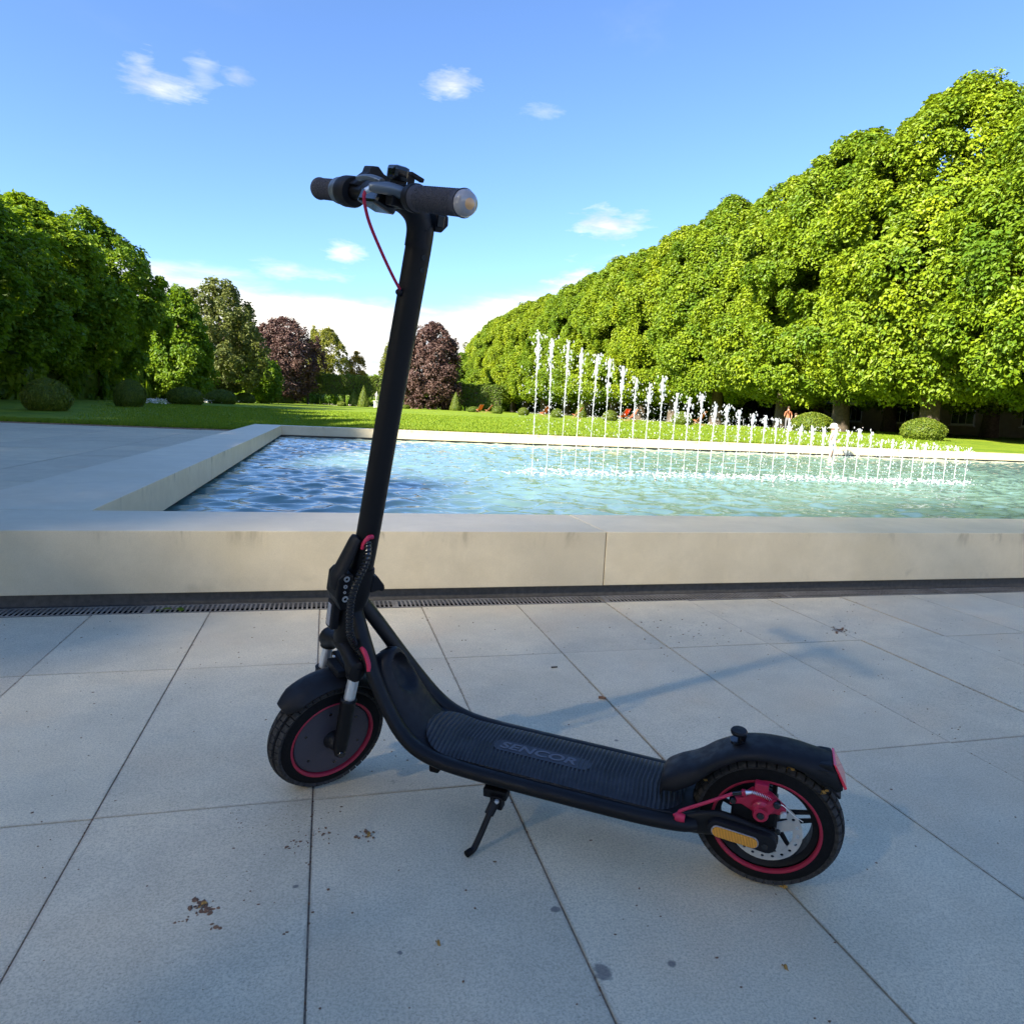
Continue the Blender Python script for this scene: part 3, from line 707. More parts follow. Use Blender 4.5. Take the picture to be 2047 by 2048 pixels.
BALL = [(0, .55), (.08, .82), (.25, .98), (.45, 1.0), (.65, .92), (.82, .70), (.93, .42), (1.0, .05)]
CONE = [(0, .80), (.06, .98), (.14, 1.0), (.4, .80), (.65, .52), (.85, .25), (.95, .11), (1.0, .02)]
balls = [clipped('foliage', BALL, 200+k, 5200, .085, 'leaf_yew') for k in range(2)]; bcore = core(BALL)
cones = [clipped('foliage', CONE, 210+k, 4200, .075, 'leaf_yew') for k in range(2)]; ccore = core(CONE)
def topiary(kind, x, y, Rw, H, label, group, cat):
    e = empty('clipped_ball' if kind == 'b' else 'clipped_cone', (x, y, gz(x, y)-.04), rt.random()*6.28, label, cat, group); e.scale = (Rw, Rw, H)
    link(bpy.data.objects.new('foliage', rt.choice(balls if kind == 'b' else cones)), e); link(bpy.data.objects.new('branches', bcore if kind == 'b' else ccore), e)
def at_px(a, D): return az(a, D=D)
for (a, D, Rw, H) in ((-13.6, 39, .72, 1.35), (-10.0, 52, 1.18, 1.22), (-7.6, 68, 1.30, 1.30), (-5.95, 87, 1.1, 1.25), (-4.85, 107, 1.1, 1.35), (-4.1, 122, 1.1, 1.4), (-18.5, 31, .8, 1.2), (-3.5, 128, 1.2, 1.7)):
    x, y = at_px(a, D); topiary('b', x, y, Rw, H, 'clipped dark green ball bush in the row before the shady trees', 'ball bushes on the shady side', 'bush')
for (a, D, Rw, H, lab) in ((-3.05, 118, 1.3, 3.5, 'clipped green cone between the ball bushes and the copper beech'), (2.75, 116, .92, 3.4, 'sunlit slender clipped cone beside the statue'), (2.0, 121, 1.0, 2.8, 'shaded clipped cone tucked behind the sunlit slender cone'),
                           (9.95, 112, .95, 2.9, 'lit clipped cone, one of a pair right of the lone copper beech'), (9.25, 118, .95, 3.1, 'clipped cone behind its twin right of the lone copper beech'), (20.0, 82, .7, 1.9, 'clipped cone half hidden behind the fountain jets')):
    x, y = at_px(a, D); topiary('c', x, y, Rw, H, lab, None, 'topiary')
for (a, D, Rw, H) in ((1.1, 112, .75, .75), (6.0, 112, .8, .65), (11.4, 96, .9, .80), (13.3, 86, .66, .85), (15.4, 78, .62, .90), (18.1, 68, .60, .90), (22.3, 60, .64, .92), (27.9, 52, .74, 1.0), (37.3, 46, 1.16, 1.22), (44.5, 40, 1.0, 1.1)):
    x, y = at_px(a, D); big_ = a == 37.3; topiary('b', x, y, Rw, H, 'largest clipped yellow green ball bush, next to the standing person in rust top' if big_ else 'clipped yellow green ball bush on the sunny edge of the lawn', None if big_ else 'ball bushes on the sunny side', 'bush')
# clipped hedges on stems
def hedge(name, a0, a1, D, z0, z1, th, seed, label):
    x0, y0 = az(a0, D=D); x1, y1 = az(a1, D=D); L = math.hypot(x1-x0, y1-y0); ang = math.atan2(y1-y0, x1-x0); rng = np.random.default_rng(seed)
    n = int(L*(z1-z0)*90+L*th*70); f = rng.random(n); P = np.zeros((n, 3)); O = np.zeros((n, 3))
    fr = f < .72; P[:, 0] = rng.uniform(-L/2, L/2, n); P[:, 1] = np.where(fr, -th/2, rng.uniform(-th/2, th/2, n)); P[:, 2] = np.where(fr, rng.uniform(z0, z1, n), z1)
    O[:, 1] = np.where(fr, -1, 0); O[:, 2] = np.where(fr, .1, 1)
    P += rng.normal(size=(n, 3))*.10+O*(.12*np.sin(P[:, :1]*1.3)+.08*np.sin(P[:, :1]*3.1))
    N = unit(O+rng.normal(size=(n, 3))*.55); Dn = unit(np.cross(N, rng.normal(size=(n, 3)))); ln = .26*rng.uniform(.6, 1.3, n)
    V, Fc, T = leaf_arrays(rng, P, N, Dn, ln, ln*.65, np.clip(rng.normal(.5, .25, n), 0, 1))
    x, y = (x0+x1)/2, (y0+y1)/2; e = empty(name, (x, y, gz(x, y)), ang, label, 'hedge')
    link(bpy.data.objects.new('foliage', fast_mesh('foliage', V, Fc, 'leaf_hedge', False, T)), e)
    MB().box((0, 0, (z0+z1)/2), (L*.98, th*.7, (z1-z0)*.9)).build('branches', 'bark', e)
    for i in range(max(2, int(L/4))):
        MB().tube([(-L/2+.8+i*(L-1.6)/max(1, int(L/4)-1), 0, -.4), (-L/2+.8+i*(L-1.6)/max(1, int(L/4)-1), .05, z0+.2)], [.16, .12], 8).build('trunk', 'bark', e, smooth=True)
hedge('clipped_hedge', -1.8, 4.4, 124, 1.7, 5.0, 2.2, 301, 'long flat topped clipped hedge on stems at the end of the lawn')
hedge('clipped_hedge', 10.3, 13.6, 118, .6, 4.2, 2.0, 302, 'sunlit clipped hedge between the topiary cones and the chestnut row')
hedge('clipped_hedge', 4.5, 10.2, 133, .3, 2.2, 1.5, 303, 'low clipped hedge behind the lone copper beech')
hedge('clipped_hedge', -5, -1.9, 136, .2, 2.6, 1.5, 304, 'low clipped hedge behind the copper beech on the shady side')
# dark shrubbery under the chestnuts on both sides
def shrub_bank(pts, H, seed, label, mat='leaf_dark'):
    for i, (x, y) in enumerate(pts):
        e = empty('shrub', (x, y, gz(x, y)-.1), rt.random()*6.28, label, 'shrub', 'shrubs under the trees'); e.scale = (rt.uniform(1.6, 2.4), rt.uniform(1.6, 2.4), H*rt.uniform(.8, 1.2))
        link(bpy.data.objects.new('foliage', shrubs[i % 2]), e); link(bpy.data.objects.new('branches', bcore), e)
shrubs = [crown_mesh('foliage', 320+k, [(0, .6), (.3, 1), (.7, .9), (1.0, .2)], 60, 60, .22, 'leaf_dark', .28, .3, .1, .2) for k in range(2)]
shrub_bank([(38.5+rt.uniform(-.5, .5), 62+4.2*k) for k in range(20)], 2.2, 330, 'dark leafy shrub in the shade under the sunlit chestnuts')
shrub_bank([(-17.5+rt.uniform(-.8, .8), 34+4.4*k) for k in range(22)], 3.4, 331, 'dark leafy shrub behind the trunks of the shady row')
shrub_bank([az(-6.5+.95*k+rt.uniform(-.2, .2), D=143+rt.uniform(-3, 3)) for k in range(23)], 3.2, 332, 'dim leafy shrub closing the view behind the clipped hedges')
# flower edging and grass blades
def scatter(name, n, xf, size, mat, seed, label, cat, up=1.0):
    rng = np.random.default_rng(seed); P = xf(rng, n); n = len(P)
    N = unit(rng.normal(size=(n, 3))*.6+np.array([0, 0, up])); Dn = unit(np.cross(N, rng.normal(size=(n, 3)))); ln = size*rng.uniform(.5, 1.4, n)
    V, Fc, T = leaf_arrays(rng, P, N, Dn, ln, ln*.9, rng.random(n)); o = link(bpy.data.objects.new(name, fast_mesh(name, V, Fc, mat, False, T))); tag(o, label, cat, kind='stuff')
def fl(rng, n):
    D = rng.uniform(44, 125, n); a = np.radians(np.interp(D, [44, 52, 68, 87, 107, 125], [-12.2, -10.4, -7.9, -6.1, -4.9, -3.6]))+rng.normal(0, .012, n)*50/D
    x, y = D*np.sin(a), D*np.cos(a); x -= 1.1; k = np.sin(D*1.1)+rng.normal(0, .4, n) > -.1; x, y = x[k], y[k]
    return np.stack([x, y, ground_z(x, y)+rng.uniform(.05, .32, len(x))], 1)
scatter('flower_bed', 3800, fl, .13, 'flower_white', 401, 'white flowers edging the lawn between the ball bushes', 'flowers')
def fr_(rng, n):
    y = rng.uniform(40, 112, n); x = 29.8+rng.normal(0, .5, n); return np.stack([x, y, ground_z(x, y)+rng.uniform(.0, .25, n)], 1)
scatter('flower_bed', 800, fr_, .08, 'flower_white', 402, 'white flowers edging the lawn below the sunlit chestnuts', 'flowers')
def fd(rng, n):
    a = np.radians(rng.uniform(-2, 10, n)); D = 117+rng.normal(0, .5, n); x, y = D*np.sin(a), D*np.cos(a); return np.stack([x, y, ground_z(x, y)+rng.uniform(.0, .3, n)], 1)
scatter('flower_bed', 260, fd, .12, 'flower_white', 403, 'pale flower strip at the far end of the lawn', 'flowers')
def blades():
    rng = np.random.default_rng(5); n = 210000
    y = 18.78+(rng.random(n)**2.2)*32; x = rng.uniform(-.24, .98, n)*y*1.0+rng.uniform(-2, 2, n)
    n2 = 26000; x2 = rng.uniform(-9, PX0-.75, n2); y2 = 21.92+rng.random(n2)**2*1.4
    x = np.concatenate([x, x2]); y = np.concatenate([y, y2]); keep = ~((x < PX0-.7) & (y < 21.93)); x, y = x[keep], y[keep]; n = len(x)
    z = ground_z(x, y); h = rng.uniform(.025, .075, n)*np.where(y < 19.1, 1.5, 1.0); w = .010+.0005*y
    a = rng.random(n)*6.28; dx, dy = np.cos(a)*w, np.sin(a)*w
    V = np.stack([np.stack([x-dx, y-dy, z-.01], 1), np.stack([x+dx, y+dy, z-.01], 1), np.stack([x+rng.normal(0, .025, n), y+rng.normal(0, .025, n), z+h], 1)], 1).reshape(-1, 3)
    o = link(bpy.data.objects.new('grass', fast_mesh('grass', V, np.arange(3*n).reshape(-1, 3), 'grass_blade', False, np.repeat(rng.random(n), 3)))); tag(o, 'short mown grass blades along the pool edge of the lawn', 'grass', kind='stuff')
blades()
# ------------------------------------------------------------------ the electric scooter
def frame_matrix(o, x, y, z):
    m_ = Matrix.Identity(4)
    for i in range(3): m_[i][0] = x[i]; m_[i][1] = y[i]; m_[i][2] = z[i]
    m_.translation = o; return m_
HD, LEAN, RAKE, STEER = R(145.53), R(7.45), R(11.56), R(58.23)
sx_ = Vector((math.cos(HD), math.sin(HD), 0)); sy0 = Vector((-sx_.y, sx_.x, 0)); sz0 = Vector((0, 0, 1))
sy_ = math.cos(LEAN)*sy0-math.sin(LEAN)*sz0; sz_ = math.cos(LEAN)*sz0+math.sin(LEAN)*sy0
TB = frame_matrix((0.8144, 1.0868, 0.0), sx_, sy_, sz_)            # body: x forwards, y to the rider's left, z up
a_ = math.cos(RAKE)*Vector((0, 0, 1))-math.sin(RAKE)*Vector((1, 0, 0)); f0 = math.cos(RAKE)*Vector((1, 0, 0))+math.sin(RAKE)*Vector((0, 0, 1)); l0 = Vector((0, 1, 0))
f_ = math.cos(STEER)*f0+math.sin(STEER)*l0; l_ = -math.sin(STEER)*f0+math.cos(STEER)*l0
TS = frame_matrix((0.8411, 0, .474), f_, l_, a_)                    # steering, in body space: x wheel-forwards, y left, z up the stem
sc = empty('electric_scooter', (0, 0, 0), 0, 'black electric kick scooter with red wheel rings, propped on its stand on the paving', 'scooter')
sc.matrix_world = TB
TSi = TS.inverted()
def s2b(p): return TS @ Vector(p)

WR = .134
def tyre_part(wheel, r=WR, w=.031):
    b = MB(); prof = []
    for k in range(17):
        q = math.pi*(k/16)*1.04-math.pi*.02
        prof.append((r-.034+.031*math.sin(q)**1 if 0 else r-.036+.034*math.sin(q), w*math.cos(q)))
    b.lathe(prof, 72); t = b.build('tyre', 'rubber', wheel, smooth=True, ang=60)
    tb = MB(); N = 46
    for k in range(N):                                          # tread blocks: shoulder pairs and two centre ribs
        q0 = 2*math.pi*k/N
        for (yy, wd, rr, sh, ln) in ((-.0225, .0125, r-.0100, .5, .87), (.0225, .0125, r-.0100, .5, .87), (-.0075, .0122, r-.0030, 0, .93), (.0075, .0122, r-.0030, .4, .93)):
            q = q0+sh*2*math.pi/N; tilt = math.atan2(yy, .034)*1.05
            M = Matrix.Rotation(-q, 3, 'Y') @ Matrix.Rotation(0, 3, 'X')
            er = Vector((math.cos(q), 0, math.sin(q))); et = Vector((-math.sin(q), 0, math.cos(q))); ey = Vector((0, 1, 0))
            n_ = (er*math.cos(tilt)+ey*math.sin(tilt)); s_ = (ey*math.cos(tilt)-er*math.sin(tilt))
            L = 2*math.pi*r/N*ln; c = er*rr+ey*yy
            V = []
            for (h, k_) in ((-.004, 1.0), (.0032, .90)):
                for (u, v) in ((-1, -1), (1, -1), (1, 1), (-1, 1)): V.append(c+n_*h+s_*(u*wd/2*k_)+et*(v*L/2*k_))
            tb.add(V, [(3, 2, 1, 0), (4, 5, 6, 7), (0, 1, 5, 4), (1, 2, 6, 5), (2, 3, 7, 6), (3, 0, 4, 7)])
    tr = tb.build('tread', 'tread_rubber', wheel); tr['kind'] = 'stuff'
    return t
# ---- rear wheel
rw = MB(); rw.lathe([(.0905, -.021), (.0945, -.019), (.0945, .019), (.0905, .021), (.086, .017), (.081, .015), (.081, -.015), (.086, -.017)], 64, close=True)
for k in range(5):
    for s in (-1, 1):
        a = 2*math.pi*k/5+.35; e = a+s*.10
        p0 = Vector((.022*math.cos(a+s*.5), 0, .022*math.sin(a+s*.5))); p1 = Vector((.083*math.cos(e), 0, .083*math.sin(e)))
        rw.tube([p0, p1], [.0052, .0042], 8)
rw.lathe([(.0, -.027), (.020, -.027), (.026, -.018), (.026, .018), (.020, .030), (.0, .030)], 32)
wheel_r = rw.build('wheel', 'black_plastic', sc, smooth=True, mw=Matrix.Translation((0, 0, WR-.002)))
tyre_part(wheel_r)
for s in (1, -1):
    b = MB(); b.lathe([(.0920, s*.0295), (.0932, s*.0310), (.0960, s*.0317), (.0985, s*.0305), (.0985, s*.020), (.0920, s*.024)], 72, close=True); b.build('rim_ring', 'red_ring', wheel_r, smooth=True)
# brake disc with holes (modelled as ring of segments round the holes), its spider and inner openings
def disc_mesh():
    b = MB(); nh = 20; ro, rh, ri, hr = .0640, .0560, .0475, .0032; V = []; seg = 10; y0, y1 = .0355, .0372
    bm = bmesh.new()
    for k in range(nh):
        a0 = 2*math.pi*(k-.5)/nh; am = 2*math.pi*k/nh; a1 = 2*math.pi*(k+.5)/nh
        out = [(ro, a0), (ro, am), (ro, a1), (rh, a1), (ri, a1), (ri, am), (ri, a0), (rh, a0)]
        outer = [Vector((r*math.cos(a), 0, r*math.sin(a))) for r, a in out]
        c = Vector((rh*math.cos(am), 0, rh*math.sin(am)))
        inner = []
        for p in outer:
            d = (p-c).normalized(); inner.append(c+d*hr)
        for y in (y0, y1):
            o = [p+Vector((0, y, 0)) for p in outer]; i_ = [p+Vector((0, y, 0)) for p in inner]
            for j in range(8):
                j2 = (j+1) % 8; b.add([o[j], o[j2], i_[j2], i_[j]], [(0, 1, 2, 3)])
        for j in range(8):
            j2 = (j+1) % 8; b.add([inner[j]+Vector((0, y0, 0)), inner[j2]+Vector((0, y0, 0)), inner[j2]+Vector((0, y1, 0)), inner[j]+Vector((0, y1, 0))], [(0, 1, 2, 3)])
        for ra in (ro, ri):
            b.add([(ra*math.cos(t), y, ra*math.sin(t)) for t, y in ((a0, y0), (a1, y0), (a1, y1), (a0, y1))], [(0, 1, 2, 3)])
    for k in range(5):                                          # spider arms
        a = 2*math.pi*k/5+.2
        P = [(.016*math.cos(a-.7), .016*math.sin(a-.7)), (.0485*math.cos(a-.26), .0485*math.sin(a-.26)), (.0485*math.cos(a+.22), .0485*math.sin(a+.22)), (.030*math.cos(a+.30), .030*math.sin(a+.30)), (.016*math.cos(a+.6), .016*math.sin(a+.6))]
        b.prism(P, y0+.0001, y1-.0001)
    b.lathe([(.012, y0), (.022, y0), (.022, y1+.0006), (.012, y1+.0006)], 32, close=True)
    return b
disc_mesh().build('brake_disc', 'steel', wheel_r)
for k in range(5):
    a = 2*math.pi*k/5+.5; MB().lathe([(.0, .043), (.0045, .043), (.005, .0385), (.005, .036)], 12, c=(.0215*math.cos(a), 0, .0215*math.sin(a))).build('bolt', 'black_gloss', wheel_r, smooth=True)
MB().tube([(0, -.085, 0), (0, .085, 0)], .006, 12).build('axle', 'black_gloss', wheel_r, smooth=True)

# ---- front wheel (motor hub), steered
fw = MB(); fw.lathe([(.0905, -.021), (.0945, -.019), (.0945, .019), (.0905, .021), (.084, .018), (.084, -.018)], 64, close=True)
fw.lathe([(.0, -.026), (.070, -.026), (.088, -.024), (.0905, -.012), (.0905, .012), (.088, .0255), (.070, .0268), (.0, .0275)], 64)
TW = TS @ Matrix.Translation((.050, 0, -.3527))
wheel_f = fw.build('wheel', 'hub_grey', sc, smooth=True, mw=TW); wheel_f['label'] = 'front wheel with closed grey motor hub'
wheel_r['label'] = 'rear wheel with open spokes and drilled brake disc'
tyre_part(wheel_f)
for s in (1, -1):
    b = MB(); b.lathe([(.0915, s*.0290), (.0928, s*.0308), (.0958, s*.0317), (.0985, s*.0305), (.0985, s*.020), (.0915, s*.022)], 72, close=True); b.build('rim_ring', 'red_ring', wheel_f, smooth=True)
for k in range(6):
    a = 2*math.pi*k/6+.35; MB().lathe([(.0, .0272), (.0034, .0272), (.0036, .0245), (.0, .0245)], 12, c=(.068*math.cos(a), 0, .068*math.sin(a))).build('bolt', 'black_gloss', wheel_f, smooth=True)
MB().lathe([(.0, .055), (.010, .055), (.015, .050), (.018, .034), (.022, .030), (.022, .026)], 24).build('axle_boss', 'black_plastic', wheel_f, smooth=True)

# ---- frame: twin side tubes that leave the head and run on as the deck rails
def smooth_path(P, n=6):
    P = [Vector(p) for p in P]; out = []
    for i in range(len(P)-1):
        p0, p1, p2, p3 = P[max(i-1, 0)], P[i], P[i+1], P[min(i+2, len(P)-1)]
        for k in range(n):
            t = k/n; out.append(.5*((2*p1)+(-p0+p2)*t+(2*p0-5*p1+4*p2-p3)*t*t+(-p0+3*p1-3*p2+p3)*t**3))
    return out+[P[-1]]
fm = MB()
for s in (1, -1):
    P = smooth_path([(.872, s*.010, .452), (.846, s*.028, .402), (.822, s*.043, .355), (.792, s*.060, .298), (.757, s*.073, .243), (.722, s*.081, .199), (.682, s*.084, .170), (.62, s*.084, .153), (.5, s*.084, .145), (.35, s*.084, .140), (.22, s*.082, .136), (.15, s*.077, .136), (.125, s*.067, .136)])
    fm.tube(P, [.0175]*len(P), 14, flat=(.80, 1.08), up=(0, 1, 0))
frame = fm.build('frame', 'black_paint', sc, smooth=True)
# head tube
ax = [s2b((.004, 0, t)) for t in (-.135, .045)]
hd = MB(); HT = lambda f, l, a: s2b((f, l, a))
hp = [HT(.026, -.012, t) for t in (-.128, -.118, -.02, .005, .012)]
hd.tube(hp, [.027, .030, .0265, .0275, .0255], 24)
head = hd.build('head_tube', 'black_paint', sc, smooth=True)
# deck: body, rubber mat, bottom housing, feet
def deck_z(x): return .1525+(x-.13)*.030
db = MB(); rings = []
for x in np.linspace(.118, .70, 26):
    w = .079*min(1, .72+.28*math.sin(min(1, (x-.10)/.10)*math.pi/2)); zt = deck_z(x)-.004; zb = deck_z(x)-.030
    if x > .60: zt += ((x-.60)/.10)**2*.020; zb += ((x-.60)/.10)**2*.024
    rings.append([(x, -w, zt-.006), (x, -w+.006, zt), (x, w-.006, zt), (x, w, zt-.006), (x, w, zb+.006), (x, w-.010, zb), (x, -w+.010, zb), (x, -w, zb+.006)])
db.loft(rings); deck = db.build('deck', 'black_plastic', sc, smooth=True)
ub = MB(); rings = []
for x in np.linspace(.155, .665, 20):
    e = min(1, (x-.150)/.04, (.675-x)/.05); w = .062+.010*e; zt = deck_z(x)-.028; zb = deck_z(x)-.028-.020*e-.002+max(0, x-.60)*.12
    rings.append([(x, -w, zt), (x, w, zt), (x, w, zb+.006), (x, w-.008, zb), (x, -w+.008, zb), (x, -w, zb+.006)])
ub.loft(rings); ub.build('battery_housing', 'black_paint', deck, smooth=True)
for x, z0 in ((.660, .118), (.212, .112)):
    for s in (1, -1): MB().box((x, s*.056, z0+.004), (.022, .022, .024)).build('foot_pad', 'rubber', deck, bevel=.004)
# mat: ribbed sheet, rising at the front, with a flat strip for the lettering
mt_ = MB(); nx, ny = 620, 13; V = []
for i in range(nx+1):
    x = .150+(.695-.150)*i/nx
    w = .0750*min(1, math.sqrt(max(0, 1-((x-.64)/.0565)**2)) if x > .64 else 1)*min(1, math.sqrt(max(.0, 1-((.20-x)/.055)**2)) if x < .20 else 1)
    z = deck_z(x)-.001+(((x-.60)/.10)**2*.030 if x > .60 else 0)
    for j in range(ny):
        v = (j/(ny-1)*2-1); yv = v*w
        ph = (x+.08*abs(yv)*(1 if x > .0 else 1)-.55*yv*0)*2*math.pi/.0088
        rib = .0028*max(-.5, math.sin(ph+yv*20))
        pill = max(0, 1-max(0, (abs(x-.452)-.078)/.012))*(1 if abs(yv) < .0185 else 0)
        dome = .0015*(1-v*v) if abs(v) < 1 else -.002
        V.append((x, yv, z+rib*(1-pill)*(0 if j in (0, ny-1) else 1)+dome))
Fc = [(i*ny+j, (i+1)*ny+j, (i+1)*ny+j+1, i*ny+j+1) for i in range(nx) for j in range(ny-1)]
mt_.add(V, Fc); mat_o = mt_.build('deck_mat', 'deck_mat', sc, smooth=True, ang=60)
pl_ = MB(); n_ = 14; poly = []
for k in range(n_+1):
    q = -math.pi/2+math.pi*k/n_; poly.append((.530+.0185*math.cos(q), .0185*math.sin(q)))
for k in range(n_+1):
    q = math.pi/2+math.pi*k/n_; poly.append((.355+.0185*math.cos(q), .0185*math.sin(q)))
zz = lambda x: deck_z(x)+.0016
b = MB(); b.add([(x, y, zz(x)) for x, y in poly], [tuple(range(len(poly)))]); b.build('badge', 'deck_pill', mat_o)
# lettering on the mat
tx = bpy.data.curves.new('lettering', 'FONT'); tx.body = 'SENCOR'; tx.size = .0355; tx.extrude = .0003; tx.align_x = 'CENTER'; tx.align_y = 'CENTER'; tx.shear = .18; tx.offset = .0009; tx.space_character = 1.02
to = bpy.data.objects.new('lettering', tx); col.objects.link(to); dg = bpy.context.evaluated_depsgraph_get(); tme = bpy.data.meshes.new_from_object(to.evaluated_get(dg)); bpy.data.objects.remove(to)
tme.materials.clear(); tme.materials.append(MATS['deck_print']); to = bpy.data.objects.new('lettering', tme); link(to, mat_o)
to.matrix_local = Matrix.Translation((.452, .0, zz(.452)+.0006)) @ Matrix.Rotation(math.pi, 4, 'Z') @ Matrix.Rotation(-math.atan(.030)*-1, 4, 'Y') @ Matrix.Diagonal((1.18, .84, 1, 1))
# toe guard between the tubes, with the scooped handhold
tg = MB(); prof = [(.640, .1665, .070), (.672, .172, .0715), (.700, .189, .071), (.724, .216, .069), (.744, .248, .064), (.760, .280, .058), (.774, .310, .050), (.783, .330, .040), (.788, .342, .024), (.789, .346, .008)]
pp = smooth_path([(a, b, c) for a, b, c in prof], 4); V = []; ny = 21; nxs = len(pp)
for i, p in enumerate(pp):
    t = i/(nxs-1); d = (pp[min(i+1, nxs-1)]-pp[max(i-1, 0)]); nrm = Vector((-d.y, 0, d.x)).normalized()       # normal in XZ (d.y holds dz)
    nrm = Vector((-d.y, 0, d.x)); nrm = Vector((-d[1], 0, d[0])).normalized()
    for j in range(ny):
        v = j/(ny-1)*2-1; yv = v*p[2]
        dome = .010*(1-abs(v)**2.6)*min(1, (1-t)*7+.15)*min(1, .2+t*3)
        u = (t-.62)/.17; sc_ = max(0, 1-(u*u+(v/.62)**2)); dep = -.022*min(1, sc_*2.2)*(1 if u > 0 else .55+.45*(1+u))
        V.append(Vector((p[0], yv, p[1]))+Vector((-abs(nrm.x), 0, abs(nrm.z)))*(dome+dep)-Vector((-abs(nrm.x), 0, abs(nrm.z)))*(.012*abs(v)**6))
nv = len(V)
back = [Vector((q.x+.022, q.y, q.z-.016)) for q in V]
Fc = [(i*ny+j, (i+1)*ny+j, (i+1)*ny+j+1, i*ny+j+1) for i in range(nxs-1) for j in range(ny-1)]
Fb = [tuple(nv+k for k in f[::-1]) for f in Fc]; ring = [i*ny for i in range(nxs)]+[(nxs-1)*ny+j for j in range(1, ny)]+[i*ny+ny-1 for i in range(nxs-2, -1, -1)]
Fr = [(ring[k], ring[k+1], nv+ring[k+1], nv+ring[k]) for k in range(len(ring)-1)]
tg.add(V+back, Fc+Fb+Fr); tg.build('toe_guard', 'black_plastic', sc, smooth=True, ang=50)

# ---- kickstand
ks = MB(); ks.box((.512, .079, .112), (.050, .026, .020)); ks.box((.507, .088, .098), (.026, .020, .030))
kick = ks.build('kickstand', 'black_paint', sc, bevel=.003)
KF = (.558, .137, -.0095)
b = MB(); b.tube([(.508, .093, .102), (.516, .113, .080)], [.0105, .0095], 12); b.build('sleeve', 'black_plastic', kick, smooth=True)
b = MB(); b.tube(smooth_path([(.514, .109, .085), (.522, .132, .056), (.528, .150, .036), (.531, .158, .0295), (.5375, .172, .0285)], 5), .0062, 12); b.build('leg', 'black_paint', kick, smooth=True)
b = MB(); b.tube([(.5335, .163, .0292), (.5385, .174, .0287)], [.0068, .0070], 12); b.build('foot', 'rubber', kick, smooth=True)
MB().lathe([(.0, .006), (.0035, .006), (.005, .003), (.005, 0)], 12, c=(.504, .098, .104)).build('bolt', 'chrome', kick, smooth=True)

# ---- rear arms, axle covers, reflectors
for s in (1, -1):
    b = MB(); sh = [(.165, .118, .150), (.140, .113, .153), (.112, .113, .163), (.082, .117, .170), (.055, .120, .166), (.025, .119, .160), (.0, .116, .155), (-.014, .119, .150), (-.022, .128, .142)]
    rings = []
    for i, (x, z0, z1) in enumerate(sh):
        yc = s*np.interp(x, [-.02, .06, .11, .165], [.062, .060, .064, .070]); h = .010 if i < len(sh)-1 else .006; zc = (z0+z1)/2; hh = (z1-z0)/2
        rings.append([(x, yc+h*math.cos(q)*1.0, zc+hh*math.sin(q)) for q in np.linspace(0, 2*math.pi, 14, endpoint=False)])
    b.loft(rings); arm = b.build('rear_arm', 'black_paint', sc, smooth=True, ang=70)
    if s == 1:
        b = MB(); pts = []
        for k in range(9): q = -math.pi/2+math.pi*k/8; pts.append((-.002-.018*math.cos(q), .136+.018*math.sin(q)*1.0))
        for k in range(9): q = math.pi/2+math.pi*k/8; pts.append((.082-.018*math.cos(q), .146+.016*math.sin(q)))
        b.prism(pts, .070, .084); b.build('axle_cover', 'black_plastic', arm, smooth=True, bevel=.003)
        b = MB(); pts = []
        for k in range(9): q = -math.pi/2+math.pi*k/8; pts.append((.022-.010*math.cos(q), .136+.010*math.sin(q)))
        for k in range(9): q = math.pi/2+math.pi*k/8; pts.append((.081-.010*math.cos(q), .142+.010*math.sin(q)))
        b.prism(pts, .0845, .0885); b.build('reflector', 'amber_lens', arm, bevel=.0015)
        b = MB(); pts2 = [((x-.0515)*1.045+.0515, (z-.139)*1.12+.139) for x, z in pts]; b.prism(pts2, .0838, .0858); b.build('reflector_base', 'clear_lens', arm)
    else:
        MB().lathe([(0, -.084), (.014, -.084), (.020, -.078), (.020, -.07), (0, -.07)], 20, c=(0, 0, .134)).build('axle_cover', 'black_plastic', arm, smooth=True)
# ---- brake caliper
cb = MB(); cb.box((.022, .046, .168), (.080, .020, .050)); cal_b = cb.build('brake_caliper', 'black_paint', sc, bevel=.005)
cp = MB(); cp.prism([(.066, .186), (.064, .202), (.045, .206), (.030, .222), (.012, .226), (-.006, .218), (-.022, .204), (-.030, .198), (-.030, .184), (-.012, .186), (.004, .180), (.026, .182), (.046, .192)], .044, .062)
cp.build('caliper_body', 'red_paint', cal_b, bevel=.004)
MB().lathe([(.0, .074), (.011, .074), (.0155, .070), (.0165, .060), (.0165, .05)], 28, c=(.012, 0, .196)).build('pivot', 'red_paint', cal_b, smooth=True)
b = MB(); b.prism([(.016, .180), (.022, .190), (.018, .203), (.006, .208), (-.012, .222), (-.018, .214), (-.010, .200), (.002, .184)], .064, .074); b.build('actuator_arm', 'red_paint', cal_b, bevel=.003)
MB().lathe([(.0, .0755), (.012, .0755), (.0135, .073), (.0135, .060)], 24, c=(.012, 0, .186)).build('arm_boss', 'red_paint', cal_b, smooth=True)
b = MB(); b.box((.014, .053, .231), (.024, .016, .016)); b.build('cable_stop', 'red_paint', cal_b, bevel=.003)
for (x, z, r, mt2) in ((.012, .186, .0072, 'black_gloss'), (-.013, .214, .0068, 'black_gloss'), (.060, .197, .0065, 'black_gloss'), (-.026, .190, .006, 'chrome'), (.030, .150, .005, 'chrome'), (-.012, .152, .005, 'black_gloss')):
    y0 = .0745 if z == .186 else .062 if x > .05 or x < -.02 else .074 if z > .17 else .056
    MB().lathe([(.0, y0+.004), (r*.8, y0+.004), (r, y0+.001), (r, y0-.006)], 14, c=(x, 0, z)).build('bolt', mt2, cal_b, smooth=True)
